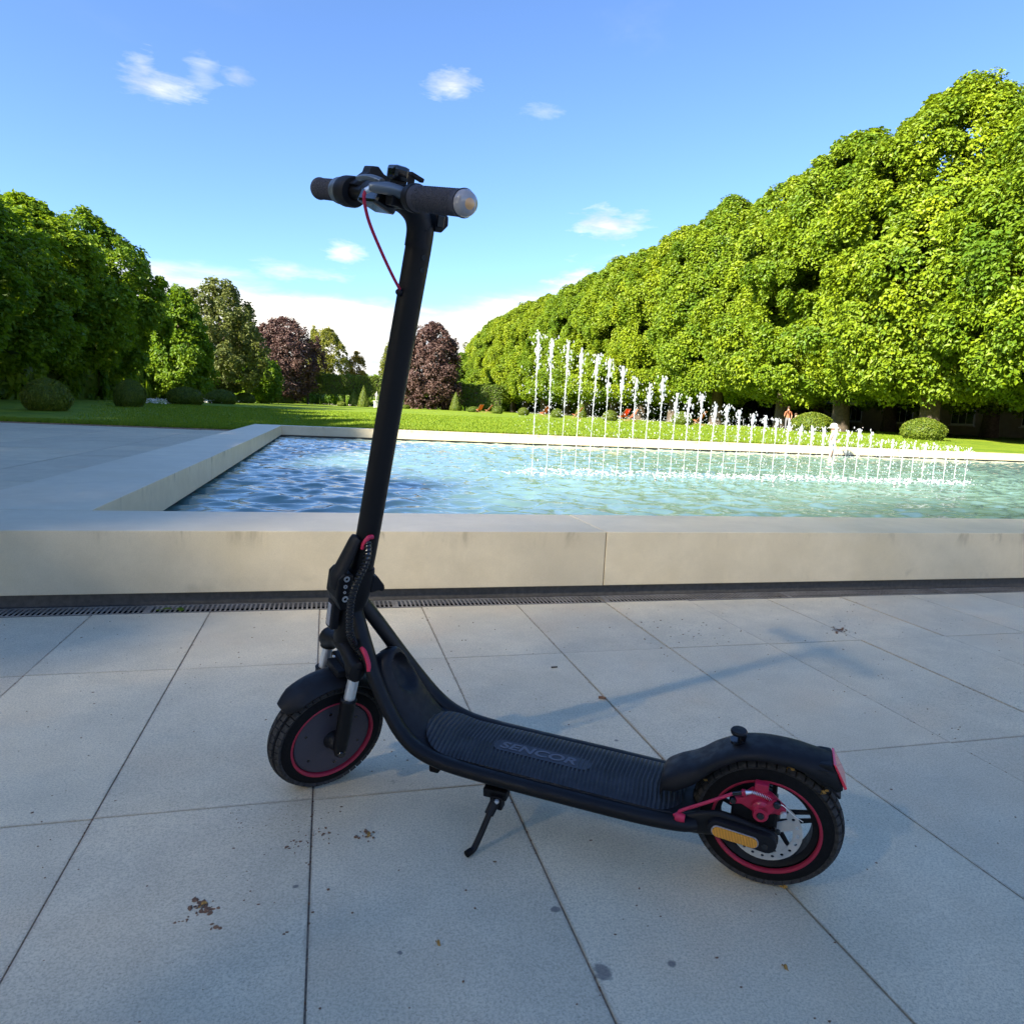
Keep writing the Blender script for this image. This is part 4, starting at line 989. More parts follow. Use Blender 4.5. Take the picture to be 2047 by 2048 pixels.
b = MB(); b.tube(smooth_path([(.160, .079, .150), (.152, .080, .158), (.146, .080, .166), (.105, .076, .190), (.062, .068, .214)], 6), .0031, 10); b.build('brake_cable', 'red_rubber', sc, smooth=True)
b = MB(); b.lathe([(.0, -.010), (.007, -.010), (.0085, -.004), (.0085, .004), (.006, .008), (.0, .008)], 14, c=(.150, .083, .152), axis='X'); b.build('cable_grommet', 'red_rubber', sc, smooth=True)
b = MB(); b.tube([(.062, .068, .214), (.046, .066, .219)], .0042, 12); b.build('cable_adjuster', 'black_gloss', cal_b, smooth=True)
b = MB(); b.tube([(.046, .066, .219), (.040, .066, .2205)], .0062, 12); b.build('adjuster_nut', 'red_paint', cal_b, smooth=True)
b = MB(); b.tube([(.040, .066, .2205), (.030, .065, .223)], [.0045, .003], 12); b.build('ferrule', 'chrome', cal_b, smooth=True)
hel = []
for k in range(15*9):
    t = k/(15*9-1); c = Vector((.030-.042*t, .065-.006*t, .2235-.006*t-.010*t*t)); q = 2*math.pi*15*t
    hel.append(c+Vector((0, .0030*math.cos(q), .0030*math.sin(q))))
b = MB(); b.tube(hel, .0006, 5); b.build('return_spring', 'chrome', cal_b, smooth=True)
b = MB(); b.tube(smooth_path([(-.013, .064, .212), (-.026, .062, .206), (-.042, .058, .190), (-.060, .052, .176)], 5), .0008, 6); b.build('inner_wire', 'chrome', cal_b, smooth=True)

# ---- rear mudguard with tail light
crest = smooth_path([(.196, 0, .176), (.190, 0, .196), (.168, 0, .214), (.130, 0, .234), (.092, 0, .262), (.052, 0, .282), (.012, 0, .291), (-.030, 0, .2915), (-.068, 0, .2890), (-.098, 0, .2855)], 4)
fd_ = MB(); rings = []
nc = len(crest)
for i, p in enumerate(crest):
    t = i/(nc-1); w = np.interp(p.x, [-.1, -.05, .05, .12, .16, .196], [.034, .040, .042, .046, .049, .044]); drop = np.interp(p.x, [-.1, -.06, -.03, .05, .12, .17, .196], [.046, .028, .018, .015, .034, .036, .018])
    dx = np.interp(p.x, [-.1, 0, .1, .196], [-.018, 0, .008, -.004])
    ring = []
    for k in range(17):
        q = math.pi*k/16; cy, sz2 = math.cos(q), math.sin(q)
        yv = w*(abs(cy)**.65)*(1 if cy > 0 else -1); zv = (sz2**.75-1)*drop
        ring.append((p.x+dx*(1-sz2), yv, p.z+zv))
    inner = [(x, y*.93, z-.0035) for x, y, z in ring][::-1]
    rings.append(ring+inner)
fd_.loft(rings); fend = fd_.build('mudguard', 'black_plastic', sc, smooth=True, ang=60); fend['label'] = 'rear mudguard carrying the tail light'
# flap that follows the tyre behind the light
b = MB(); rings = []
for k in range(9):
    a = R(84-k*8.5+0) ; a = R(100+k*4.9); rr = .155; rings.append([])
    cx_, cz_ = rr*math.cos(a), WR+rr*math.sin(a); w = .036-.004*(k/8)**2
    for v in np.linspace(-1, 1, 9): rings[-1].append((cx_-.002*v*v*0, w*v, cz_-.010*abs(v)**3))
    for v in np.linspace(1, -1, 9): rings[-1].append((cx_+.004*math.cos(a+math.pi), w*v*.95, cz_-.004-.010*abs(v)**3))
b.loft(rings); b.build('flap', 'black_plastic', fend, smooth=True, ang=60)
b = MB(); b.prism([(-.055, .255), (-.058, .276), (-.080, .2845), (-.0985, .2845), (-.1205, .240), (-.110, .232)], -.031, .031); b.build('light_housing', 'black_plastic', fend, bevel=.004)
b = MB(); b.prism([(-.0990, .2860), (-.1035, .2855), (-.1260, .2430), (-.1212, .2400)], -.029, .029); b.build('tail_light', 'red_lens', fend, bevel=.002)
for k in range(3): MB().box((-.083-.001*k, .0355, .274-.006*k), (.020, .001, .0022)).build('vent_slot', 'channel_dark', fend)
b = MB(); b.lathe([(.0, -.004), (.0135, -.004), (.0135, .001), (.0, .001)], 20, c=(.062, .0, .282), axis='Z'); b.tube([(.056, 0, .280), (.054, 0, .296)], [.007, .008], 12)
hook = b.build('latch_peg', 'black_gloss', fend, smooth=True); b = MB(); b.lathe([(.0, -.004), (.014, -.003), (.0155, .002), (.0135, .005), (.0, .006)], 24, c=(.061, 0, .299), axis='Z'); b.build('peg_head', 'black_plastic', hook, smooth=True)

# ---- steering: stem, folding joint, fork, front mudguard (all built in steering space)
def sbuild(b, name, mat, parent=sc, **kw):
    if parent is sc: return b.build(name, mat, sc, mw=TS, **kw)
    return b.build(name, mat, parent, **kw)
b = MB(); P = smooth_path([(.020, 0, .045), (.015, 0, .14), (.004, 0, .42), (-.008, 0, .700), (-.007, 0, .738)], 5)
b.tube(P, [.0242]*len(P), 28); stem = sbuild(b, 'stem', 'black_paint', smooth=True)
for a in (.690, .668): b = MB(); b.lathe([(.0, .0268), (.0050, .0268), (.0052, .0255), (.0052, .020)], 14, c=(-.008, -.002, a)); b.build('screw', 'black_gloss', stem, smooth=True)
# curved neck to the bar
b = MB(); P = smooth_path([(-.007, 0, .705), (-.005, 0, .738), (.008, 0, .762), (.034, 0, .777), (.066, 0, .780)], 5); b.tube(P, list(np.linspace(.0248, .021, len(P))), 20, flat=(1.0, 1.0))
neck = sbuild(b, 'neck', 'black_plastic', smooth=True)
b = MB(); b.tube([(.0775, -.042, .778), (.0775, .046, .778)], .0225, 20); b.build('bar_clamp', 'black_plastic', neck, smooth=True)
b = MB(); b.prism([(-.026, .738), (-.026, .772), (-.040, .776), (-.052, .768), (-.054, .752), (-.042, .738)], -.016, .020); b.build('latch_block', 'black_plastic', neck, bevel=.005)
b = MB(); b.box((-.034, .0215, .757), (.014, .004, .020)); b.build('latch_pin', 'black_gloss', neck, bevel=.001)
b = MB(); b.box((.092, .016, .765), (.044, .066, .024), Matrix.Rotation(R(-18), 3, 'Y')); disp = sbuild(b, 'display', 'black_gloss', bevel=.006)
b = MB(); b.box((.0885, .016, .7775), (.036, .054, .002), Matrix.Rotation(R(-18), 3, 'Y')); b.build('screen', 'screen_glass', disp)
# handlebar, grips, bar ends
b = MB(); b.tube([(.0775, -.262, .778), (.0775, .262, .778)], .0125, 16); bar = sbuild(b, 'handlebar', 'black_paint', smooth=True)
def grip(y0, y1, s):
    g_ = MB(); n_ = 84; m_ = 120; V = []
    for i in range(n_+1):
        y = y0+(y1-y0)*i/n_; t = i/n_; base = .0198+.0012*(max(0, 1-t/.08)+max(0, (t-.93)/.07))
        for k in range(m_):
            q = 2*math.pi*k/m_; u = 22*q/(2*math.pi)+(y-y0)/.0070; v = 22*q/(2*math.pi)-(y-y0)/.0070
            dm = 0.0 if t < .10 or t > .90 else -.0017*(math.cos(math.pi*u)**8+math.cos(math.pi*v)**8 > .5)
            V.append((.0775+(base+dm)*math.cos(q), y, .778+(base+dm)*math.sin(q)))
    Fc = [(i*m_+k, i*m_+(k+1) % m_, (i+1)*m_+(k+1) % m_, (i+1)*m_+k) for i in range(n_) for k in range(m_)]
    g_.add(V, Fc+[tuple(range(m_-1, -1, -1)), tuple(n_*m_+k for k in range(m_))]); return sbuild(g_, 'grip', 'grip_rubber', smooth=True, ang=50)
for s in (1, -1):
    g_ = grip(s*.122, s*.258, s) if s == 1 else grip(-.262, -.172, -1)
    b = MB(); ye = s*.258 if s == 1 else -.262
    b.lathe([(.0, s*.015), (.010, s*.0145), (.0165, s*.011), (.0195, s*.004), (.0195, 0)], 28, c=(.0775, ye, .778)); tl = b.build('turn_light', 'clear_lens', g_, smooth=True)
    b = MB(); b.lathe([(.0, s*.0158), (.007, s*.0155), (.0085, s*.0145), (.0085, s*.010)], 20, c=(.0775, ye, .778)); b.build('amber_lamp', 'amber_core', tl, smooth=True)
# left: collar, switch, brake lever
b = MB(); b.lathe([(.0135, .102), (.0215, .104), (.0225, .112), (.0225, .120), (.0205, .122)], 28, c=(.0775, 0, .778)); sbuild(b, 'collar', 'black_plastic', smooth=True)
b = MB(); b.lathe([(.013, .060), (.019, .060), (.0195, .082), (.013, .082)], 24, c=(.0775, 0, .778), close=True); b.box((.086, .071, .776), (.030, .022, .030)); brk = sbuild(b, 'brake_lever', 'black_plastic', bevel=.002)
b = MB(); b.tube(smooth_path([(.082, .080, .782), (.098, .076, .785), (.114, .068, .784), (.132, .058, .781)], 4), [.0155, .0150, .0148, .0140, .0140, .0140, .0138, .0135, .0130, .0125, .0118, .0105, .008], 14, flat=(1.0, .72)); b.build('lever_perch', 'alu_grey', brk, smooth=True)
b = MB(); b.tube(smooth_path([(.112, .062, .794), (.120, .044, .797), (.122, .020, .797), (.120, -.004, .795)], 4), [.0085]*6+[.0075]*7, 12, flat=(1, .6)); b.build('lever_blade', 'alu_grey', brk, smooth=True)
b = MB(); b.tube([(.129, .059, .780), (.137, .056, .774)], [.0052, .0045], 12); b.build('cable_boss', 'chrome', brk, smooth=True)
# right: throttle ring and thumb paddle
b = MB(); b.lathe([(.014, -.172), (.0235, -.172), (.0245, -.165), (.0245, -.150), (.0225, -.147), (.014, -.147)], 28, c=(.0775, 0, .778), close=True); sbuild(b, 'throttle_collar', 'alu_grey', smooth=True)
b = MB(); b.lathe([(.014, -.145), (.0265, -.145), (.0275, -.138), (.0275, -.112), (.0255, -.106), (.014, -.106)], 28, c=(.0775, 0, .778), close=True); thr = sbuild(b, 'throttle', 'black_plastic', smooth=True)
b = MB(); b.tube(smooth_path([(.0775, -.118, .800), (.066, -.108, .818), (.052, -.096, .828), (.044, -.086, .826), (.020, -.070, .812), (.008, -.062, .806)], 4), [.014, .014, .014, .014, .0135, .0135, .013, .013, .0125, .0120, .0115, .011, .0105, .0100, .0095, .009, .0085, .008, .0075, .007, .006], 12, flat=(1.2, .75)); b.v = []; b.f = []; b.prism([(.092, .790), (.064, .816), (.061, .827), (.046, .829), (.034, .819), (.012, .813), (.014, .803), (.050, .797), (.072, .782)], -.116, -.084); b.build('thumb_paddle', 'black_plastic', thr, bevel=.003)
# bell and the small switch beside it
b = MB(); b.box((.0775, .052, .799), (.022, .020, .016)); b.lathe([(.0125, .043), (.0185, .043), (.0185, .061), (.0125, .061)], 24, c=(.0775, 0, .778), close=True); bell = sbuild(b, 'bell', 'black_plastic', bevel=.002)
b = MB(); b.box((.080, .052, .813), (.030, .031, .024)); b.build('bell_dome', 'black_gloss', bell, bevel=.007)
b = MB(); b.box((.0755, .090, .800), (.009, .010, .022)); b.box((.068, .092, .811), (.026, .011, .007), Matrix.Rotation(R(-14), 3, 'Y')); sbuild(b, 'switch', 'black_plastic', bevel=.002)
# red front brake cable, bar to stem
b = MB(); b.tube(smooth_path([(.137, .056, .774), (.136, .054, .760), (.118, .046, .728), (.078, .030, .682), (.042, .014, .646), (.016, .004, .622)], 6), .0028, 10); cab = sbuild(b, 'brake_cable', 'red_rubber', smooth=True)
b = MB(); b.lathe([(.0, 0), (.007, 0), (.0075, .004), (.004, .009), (.0, .009)], 14, c=(.018, .004, .622), axis='X'); sbuild(b, 'cable_port', 'black_plastic', smooth=True)
# folding joint
b = MB(); rings = []
for (a, w, f0_, f1_) in ((.058, .0255, .042, -.006), (.050, .0265, .046, -.007), (.020, .027, .052, -.006), (-.012, .0265, .053, -.002), (-.028, .0255, .052, .003)):
    fc, hf = (f0_+f1_)/2, (f0_-f1_)/2; rings.append([(fc+hf*(abs(math.cos(q))**.8)*(1 if math.cos(q) > 0 else -1), w*(abs(math.sin(q))**.8)*(1 if math.sin(q) > 0 else -1), a) for q in np.linspace(0, 2*math.pi, 24, endpoint=False)])
b.loft(rings); joint = sbuild(b, 'folding_joint', 'black_paint', smooth=True, ang=50)
b = MB(); b.prism([(.004, .048), (-.010, .041), (-.028, .019), (-.031, .008), (-.024, .003), (-.016, .008), (.004, .004)], -.024, .024); b.build('hook', 'black_plastic', joint, bevel=.005)
b = MB(); P = smooth_path([(.040, .004, .131), (.046, .004, .122), (.056, .004, .094), (.070, .004, .060), (.078, .004, .042), (.078, .004, .020)], 4); b.tube(P, list(np.interp(range(len(P)), [0, 2, 8, 14, 20], [.007, .013, .0155, .0165, .013])), 14, flat=(1.25, .72), up=(1, 0, 0)); b.build('folding_lever', 'black_plastic', joint, smooth=True)
b = MB(); b.prism([(.072, .060), (.082, .048), (.083, .004), (.070, -.026), (.052, -.026), (.050, .055)], -.026, .028); b.build('hinge_plate', 'black_paint', joint, bevel=.005)
for (f, a, r) in ((.066, .048, .0062), (.067, .031, .0042), (.067, .018, .003), (.064, .002, .0068)):
    b = MB(); b.lathe([(r*.5, .0285), (r*.5, .0300), (r, .0300), (r, .0275)], 16, c=(f, 0, a)); b.build('rivet', 'chrome', joint, smooth=True)
# front lamp on the head tube
b = MB(); b.box((.066, -.012, -.052), (.018, .030, .066)); hl = sbuild(b, 'front_lamp', 'black_plastic', bevel=.005); b = MB(); b.box((.0755, -.012, -.052), (.003, .014, .050)); b.build('lens', 'clear_lens', hl, bevel=.001)
# fork
b = MB(); rings = []
for (l, f, a, rf, ra) in ((-.082, .040, -.150, .012, .016), (-.078, .040, -.150, .019, .024), (-.060, .039, -.150, .020, .025), (-.040, .034, -.138, .022, .019), (-.018, .030, -.128, .026, .017), (.018, .030, -.128, .026, .017), (.040, .034, -.138, .022, .019), (.060, .039, -.150, .020, .025), (.078, .040, -.150, .019, .024), (.082, .040, -.150, .012, .016)):
    rings.append([(f+rf*math.cos(q), l, a+ra*math.sin(q)) for q in np.linspace(0, 2*math.pi, 18, endpoint=False)])
b.loft(rings); fork = sbuild(b, 'fork', 'black_paint', smooth=True, ang=50)
for s in (1, -1):
    y = s*.066
    b = MB(); b.tube([(.040, y, -.165), (.0450, y, -.230)], .0122, 20); b.build('stanchion', 'chrome', fork, smooth=True)
    b = MB(); b.tube([(.0385, y, -.140), (.0398, y, -.168)], .0180, 20); b.build('upper_cup', 'black_paint', fork, smooth=True)
    b = MB(); b.tube([(.0452, y, -.221), (.0454, y, -.2235), (.0457, y, -.227), (.048, y, -.290), (.050, y, -.338), (.0503, y, -.352), (.051, y, -.366)], [.0165, .0185, .0170, .0165, .0160, .0150, .010], 20); leg = b.build('fork_leg', 'black_paint', fork, smooth=True)
    b = MB(); b.tube([(.050, s*.030, -.3527), (.050, s*.060, -.3527)], .010, 14); b.lathe([(.0, s*.083), (.007, s*.083), (.009, s*.080), (.009, s*.074)], 14, c=(.051, 0, -.356)); b.build('axle_nut', 'black_gloss', leg, smooth=True)
b = MB(); b.box((.030, 0, -.182), (.020, .10, .020)); b.build('fork_brace', 'black_plastic', fork, bevel=.004)
b = MB(); b.lathe([(.0, .0), (.004, .0), (.005, .004), (.0, .005)], 10, c=(.040, -.030, -.176), axis='X'); b.build('screw', 'chrome', fork, smooth=True)
# front mudguard
b = MB(); rings = []
for k in range(21):
    a = R(40+k*5.6); rr = .160; w = .040*(1 if 1 < k < 19 else .82 if k in (1, 19) else .55)
    ring = [(.050+(rr-.016*abs(v)**3)*math.cos(a), v*w, -.3527+(rr-.016*abs(v)**3)*math.sin(a)) for v in np.linspace(-1, 1, 13)]
    inn = [(.050+(rr-.004-.016*abs(v)**3)*math.cos(a), v*w*.96, -.3527+(rr-.004-.016*abs(v)**3)*math.sin(a)) for v in np.linspace(1, -1, 13)]
    rings.append(ring+inn)
b.loft(rings); mg = sbuild(b, 'mudguard', 'black_plastic', smooth=True, ang=60); mg['label'] = 'short front mudguard over the steered wheel'
b = MB(); b.box((.044, 0, -.183), (.030, .060, .016)); b.build('bracket', 'black_plastic', mg, bevel=.003)
# spiral-wrapped cable loom from the stem to the frame, with red grommets at both ends
pw = [(.030, .030, .128), (.036, .046, .108), (.043, .053, .088), (.058, .057, .056), (.066, .058, .018), (.064, .058, -.030), (.056, .057, -.070)]
pathb = smooth_path([s2b(p) for p in pw]+[Vector((.840, .052, .362)), Vector((.818, .058, .344))], 10)
b = MB(); b.tube(pathb, .0066, 12); loom = b.build('cable_loom', 'black_gloss', sc, smooth=True)
hel = []; cum = [0]
for p, q in zip(pathb[:-1], pathb[1:]): cum.append(cum[-1]+(q-p).length)
tot = cum[-1]; nt = int(tot/.0080); NN = nt*10
for k in range(NN+1):
    s_ = tot*k/NN; i = min(len(cum)-2, max(j for j in range(len(cum)) if cum[j] <= s_+1e-9)); t = (s_-cum[i])/max(1e-9, cum[i+1]-cum[i]); c = pathb[i].lerp(pathb[i+1], t)
    tg_ = (pathb[i+1]-pathb[i]).normalized(); u = tg_.cross(Vector((0, 1, 0))).normalized(); v = tg_.cross(u); q = 2*math.pi*nt*k/NN; hel.append(c+(u*math.cos(q)+v*math.sin(q))*.0063)
b = MB(); b.tube(hel, .0023, 6); b.build('spiral_wrap', 'black_plastic', loom, smooth=True)
g1 = smooth_path([(.038, .0265, .113), (.036, .0285, .128), (.029, .0290, .138), (.020, .0275, .138)], 4); b = MB(); b.tube(g1, .0049, 12); sbuild(b, 'cable_grommet', 'red_rubber', smooth=True)
g2 = smooth_path([(.826, .0545, .366), (.815, .0605, .356), (.806, .0650, .338), (.803, .0680, .322)], 4); b = MB(); b.tube(g2, .0052, 12); b.build('cable_grommet', 'red_rubber', sc, smooth=True)


# ------------------------------------------------------------------ far building, cafe parasol, statue, chairs, people, litter
bl = empty('building', (50, 70, 0), 0, 'long tan building with rows of white framed windows behind the chestnut trees', 'building')
bl.location = (50.5, 70, .5)
MB().box((4, 0, 4.2), (8, 116, 9.4)).build('wall', 'facade', bl)
MB().prism([(-.6, 8.9), (4, 11.4), (8.6, 8.9)], -59, 59).build('roof', 'roof_tile', bl)
wf = MB(); wf.box((-.03, 0, 0), (.08, 2.2, 1.5)); wfm = wf.mesh('window', 'window_frame')
pn_ = MB(); pn_.box((-.075, 0, 0), (.02, .62, 1.28)); pnm = pn_.mesh('pane', 'window_glass')
sl_ = MB(); sl_.box((-.10, 0, -.80), (.22, 2.4, .08)); slm = sl_.mesh('sill', 'white_stone')
for fl_ in range(2):
    for k in range(18):
        w_ = link(bpy.data.objects.new('window', wfm), bl); w_.location = (0, -54+k*6.3, 1.9+fl_*3.6)
        for j in (-1, 0, 1):
            p_ = link(bpy.data.objects.new('pane', pnm), w_); p_.location = (0, j*.71, 0)
        link(bpy.data.objects.new('sill', slm), w_)
# cafe parasol, tables hidden in the shade
x, y = 39.5, 48.2; ps = empty('parasol', (x, y, gz(x, y)), .3, 'blue and white cafe parasol in the shade behind the chestnut trunks', 'parasol')
MB().tube([(0, 0, -.1), (0, 0, 2.9)], .03, 8).build('pole', 'dark_cloth', ps, smooth=True)
for k in range(8):
    a0, a1 = 2*math.pi*k/8, 2*math.pi*(k+1)/8; b = MB(); r_ = 1.9
    V = [(0, 0, 2.95), (r_*math.cos(a0), r_*math.sin(a0), 2.3), (r_*math.cos(a1), r_*math.sin(a1), 2.3), (r_*math.cos(a1), r_*math.sin(a1), 2.1), (r_*math.cos(a0), r_*math.sin(a0), 2.1)]
    b.add(V, [(0, 1, 2), (1, 4, 3, 2)]); b.build('canopy_panel', 'umbrella_blue' if k % 2 else 'umbrella_white', ps)
# people: one continuous skinned body each, clothes as colours of that body, hair or hat as a child
def person(name, loc, rz, joints, edges, zones, label, scale=1.0):
    me = bpy.data.meshes.new(name); me.from_pydata([j[0] for j in joints], edges, []); o = link(bpy.data.objects.new(name, me))
    md = o.modifiers.new('skin', 'SKIN'); md.use_smooth_shade = True
    for i, j in enumerate(joints): me.skin_vertices[0].data[i].radius = (j[1], j[1] if len(j) < 3 else j[2])
    me.skin_vertices[0].data[0].use_root = True
    s2 = o.modifiers.new('sub', 'SUBSURF'); s2.levels = 2; s2.render_levels = 2
    dg = bpy.context.evaluated_depsgraph_get(); m2 = bpy.data.meshes.new_from_object(o.evaluated_get(dg)); bpy.data.objects.remove(o)
    m2.materials.clear()
    for _, mt3 in zones: m2.materials.append(MATS[mt3])
    for p in m2.polygons:
        for i, (test, _) in enumerate(zones):
            if test(p.center): p.material_index = i; break
        p.use_smooth = True
    o = link(bpy.data.objects.new(name, m2)); o.location = loc; o.rotation_euler = (0, 0, rz); o.scale = (scale,)*3
    return tag(o, label, 'person')
BASE = [((0, 0, .92), .13, .10), ((0, 0, 1.12), .115, .095), ((0, .01, 1.34), .15, .10), ((0, .01, 1.46), .06), ((0, -.01, 1.56), .075, .09), ((0, -.02, 1.66), .085, .10), ((0, -.01, 1.74), .05)]
def limbs(j, e, root, pts):
    last = root
    for p, r in pts: j.append((p, r)); e.append((last, len(j)-1)); last = len(j)-1
def make(hip, armsL, armsR, legL, legR):
    j = list(BASE); e = [(i, i+1) for i in range(6)]
    limbs(j, e, 2, armsL); limbs(j, e, 2, armsR); limbs(j, e, 0, legL); limbs(j, e, 0, legR); return j, e
j, e = make(None, [((.19, .01, 1.38), .06), ((.26, .02, 1.12), .045), ((.22, -.16, .98), .035), ((.20, -.22, .98), .03)], [((-.19, .01, 1.38), .06), ((-.27, .02, 1.12), .045), ((-.25, -.06, .90), .035), ((-.25, -.10, .82), .03)],
            [((.10, 0, .82), .095), ((.11, .0, .48), .065), ((.12, .03, .09), .045), ((.12, -.13, .03), .035)], [((-.10, 0, .82), .095), ((-.11, -.03, .48), .065), ((-.13, .02, .09), .045), ((-.14, -.14, .03), .035)])
def zn(top, leg): return [(lambda c: c.z > 1.47 or (abs(c.x) > .215 and c.z < 1.14 and c.z > .7), 'skin'), (lambda c: c.z > .93, top), (lambda c: c.z > .08, leg), (lambda c: True, 'dark_cloth')]
x, y = az(35.6, D=50); pa = person('person', (x, y, gz(x, y)), R(150), j, e, zn('rust_cloth', 'grey_cloth'), 'person in rust top and grey trousers standing beside the large ball bush', .86)
b = MB(); b.ico((0, .01, 1.70), .108, 2, (1, 1.1, 1.05)); b.v = [v for v in b.v]; b.build('hair', 'hair_brown', pa, smooth=True)
j2, e2 = make(None, [((.19, .01, 1.38), .06), ((.26, -.10, 1.16), .045), ((.16, -.34, 1.08), .035), ((.14, -.40, 1.08), .03)], [((-.19, .01, 1.38), .06), ((-.26, -.10, 1.16), .045), ((-.16, -.34, 1.08), .035), ((-.14, -.40, 1.08), .03)],
              [((.11, -.06, .88), .095), ((.13, -.48, .90), .065), ((.13, -.46, .50), .045), ((.13, -.60, .45), .035)], [((-.11, -.06, .88), .095), ((-.13, -.48, .90), .065), ((-.13, -.44, .50), .045), ((-.13, -.58, .45), .035)])
x2, y2 = az(36.15, D=49.4); pb = person('person', (x2, y2, gz(x2, y2)-.36), R(40), j2, e2, [(lambda c: c.z > 1.47, 'skin'), (lambda c: c.z > 1.0, 'rust_cloth'), (lambda c: True, 'dark_cloth')], 'person in rust top sitting on a low stool beside the standing person', .82)
b = MB(); b.ico((0, .01, 1.70), .108, 2, (1, 1.1, 1.05)); b.build('hair', 'hair_brown', pb, smooth=True)
st_ = MB(); st_.box((0, 0, .42), (.36, .36, .05))
stool = st_.build('stool', 'wood', bevel=.01); stool.location = (x2, y2, gz(x2, y2)-.05); stool.rotation_euler = (0, 0, R(40)); tag(stool, 'low wooden stool under the sitting person', 'stool')
for sx2 in (-1, 1):
    for sy2 in (-1, 1): MB().tube([(sx2*.15, sy2*.15, -.02), (sx2*.14, sy2*.14, .41)], .018, 8).build('leg', 'wood', stool, smooth=True)
# small child wading at the lawn-side wall
CJ = [((0, 0, .42), .085, .075), ((0, 0, .55), .085, .075), ((0, .0, .68), .085, .07), ((0, 0, .755), .04), ((0, -.005, .82), .07, .075), ((0, -.01, .90), .08, .085), ((0, 0, .97), .05)]
j3 = list(CJ); e3 = [(i, i+1) for i in range(6)]
limbs(j3, e3, 2, [((.105, 0, .69), .04), ((.19, .0, .60), .03), ((.17, -.09, .50), .025), ((.14, -.12, .48), .022)]); limbs(j3, e3, 2, [((-.105, 0, .69), .04), ((-.16, .02, .56), .03), ((-.16, -.04, .45), .025), ((-.16, -.06, .41), .022)])
limbs(j3, e3, 0, [((.06, 0, .36), .065), ((.065, -.01, .20), .045), ((.07, .02, .04), .032), ((.07, -.06, .015), .025)]); limbs(j3, e3, 0, [((-.06, 0, .36), .065), ((-.065, -.02, .20), .045), ((-.07, .01, .04), .032), ((-.07, -.07, .015), .025)])
x, y = 14.15, 17.6; kid = person('person', (x, y, WATER-.07), R(35), j3, e3, [(lambda c: c.z > .75 or abs(c.x) > .14 or c.z < .26, 'skin'), (lambda c: c.z > .45, 'pink_cloth'), (lambda c: True, 'white_cloth')], 'small child in pale pink top and white sun hat wading by the lawn side wall', 1.0)
b = MB(); b.lathe([(.0, 1.035), (.05, 1.03), (.088, 1.0), (.100, .945), (.103, .925), (.150, .900), (.152, .894), (.098, .912)], 24, axis='Z', c=(0, -.005, 0)); b.build('sun_hat', 'white_cloth', kid, smooth=True)
# statue on a pedestal
x, y = az(3.75, D=116); stt = empty('statue', (x, y, gz(x, y)-.05), R(20), 'small white stone statue on a pedestal beside the slender clipped cone', 'statue')
b = MB(); b.box((0, 0, .5), (.75, .75, 1.0)); b.box((0, 0, .06), (.95, .95, .14)); b.box((0, 0, 1.03), (.9, .9, .1)); b.build('pedestal', 'white_stone', stt, bevel=.02)
fig = person('figure', (0, 0, 0), 0, j, e, [(lambda c: True, 'white_stone')], None, .85); fig.parent = stt; fig.location = (0, 0, 1.08)
for k_ in ('category', 'label'):
    if k_ in fig: del fig[k_]
# orange deck chairs
def deck_chair(x, y, rz):
    e_ = empty('deck_chair', (x, y, gz(x, y)), rz, 'orange canvas deck chair at the shady edge under the chestnuts', 'deck chair', 'orange deck chairs')
    b = MB(); P = [(-.45, 1.0), (-.28, .72), (-.12, .50), (.05, .36), (.22, .32), (.42, .40)]
    for (p, q) in zip(P[:-1], P[1:]): b.add([(p[0], -.27, p[1]), (p[0], .27, p[1]), (q[0], .27, q[1]), (q[0], -.27, q[1])], [(0, 1, 2, 3)])
    b.build('canvas', 'orange_cloth', e_, smooth=True)
    for s in (-1, 1):
        b = MB(); b.tube([(-.48, s*.29, 1.04), (.45, s*.29, .02)], .02, 6); b.tube([(-.42, s*.29, .02), (.46, s*.29, .42)], .02, 6); b.build('side_frame', 'wood', e_, smooth=True)
    b = MB(); b.tube([(-.48, -.29, 1.04), (-.48, .29, 1.04)], .02, 6); b.tube([(.46, -.29, .42), (.46, .29, .42)], .02, 6); b.build('cross_bar', 'wood', e_, smooth=True)
for (a, D, rz) in ((17.1, 70, 2.2), (19.7, 66, 2.6), (23.4, 61, 2.0), (24.0, 60.5, 2.9), (29.2, 53.5, 2.4), (11.9, 92, 2.0), (12.6, 88, 2.7)):
    x, y = az(a, D=D); deck_chair(x, y, rz)
# ---------------- litter on the paving
rl = random.Random(77)
dm = MB()
for (x, y, n_, sp_, s_) in ((-.202, 1.192, 26, .010, .0038), (-.185, 1.182, 10, .006, .0035), (-.222, 1.160, 6, .006, .0028), (-.171, 1.137, 7, .006, .003), (.088, 1.351, 16, .010, .0030), (-.050, 1.338, 16, .012, .0026), (.002, 1.378, 7, .008, .0024), (-.16, 1.45, 18, .05, .0018), (-.02, 1.40, 26, .05, .0016), (-.09, 1.28, 14, .05, .0018), (1.4, 2.55, 40, .14, .0030), (2.142, 2.502, 22, .03, .005)):
    for _ in range(n_): dm.ico((x+rl.gauss(0, sp_), y+rl.gauss(0, sp_), .0015), s_*rl.uniform(.4, 1.2), 0, (rl.uniform(.7, 1.6), rl.uniform(.7, 1.6), .45), rl, .35)
for _ in range(620): dm.ico((rl.uniform(-1.4, 3.2), rl.uniform(.75, 3.0), .001), rl.uniform(.0008, .0026), 0, (rl.uniform(.8, 1.8), 1, .5), rl, .3)
for i in range(-3, 7):                                             # crumbs caught in the joints
    for _ in range(70): dm.ico((XJ0+i*XW+rl.gauss(0, .0022), rl.uniform(.7, 3.0), -.001), rl.uniform(.0010, .0024), 0, (1, 1.3, .6), rl, .3)
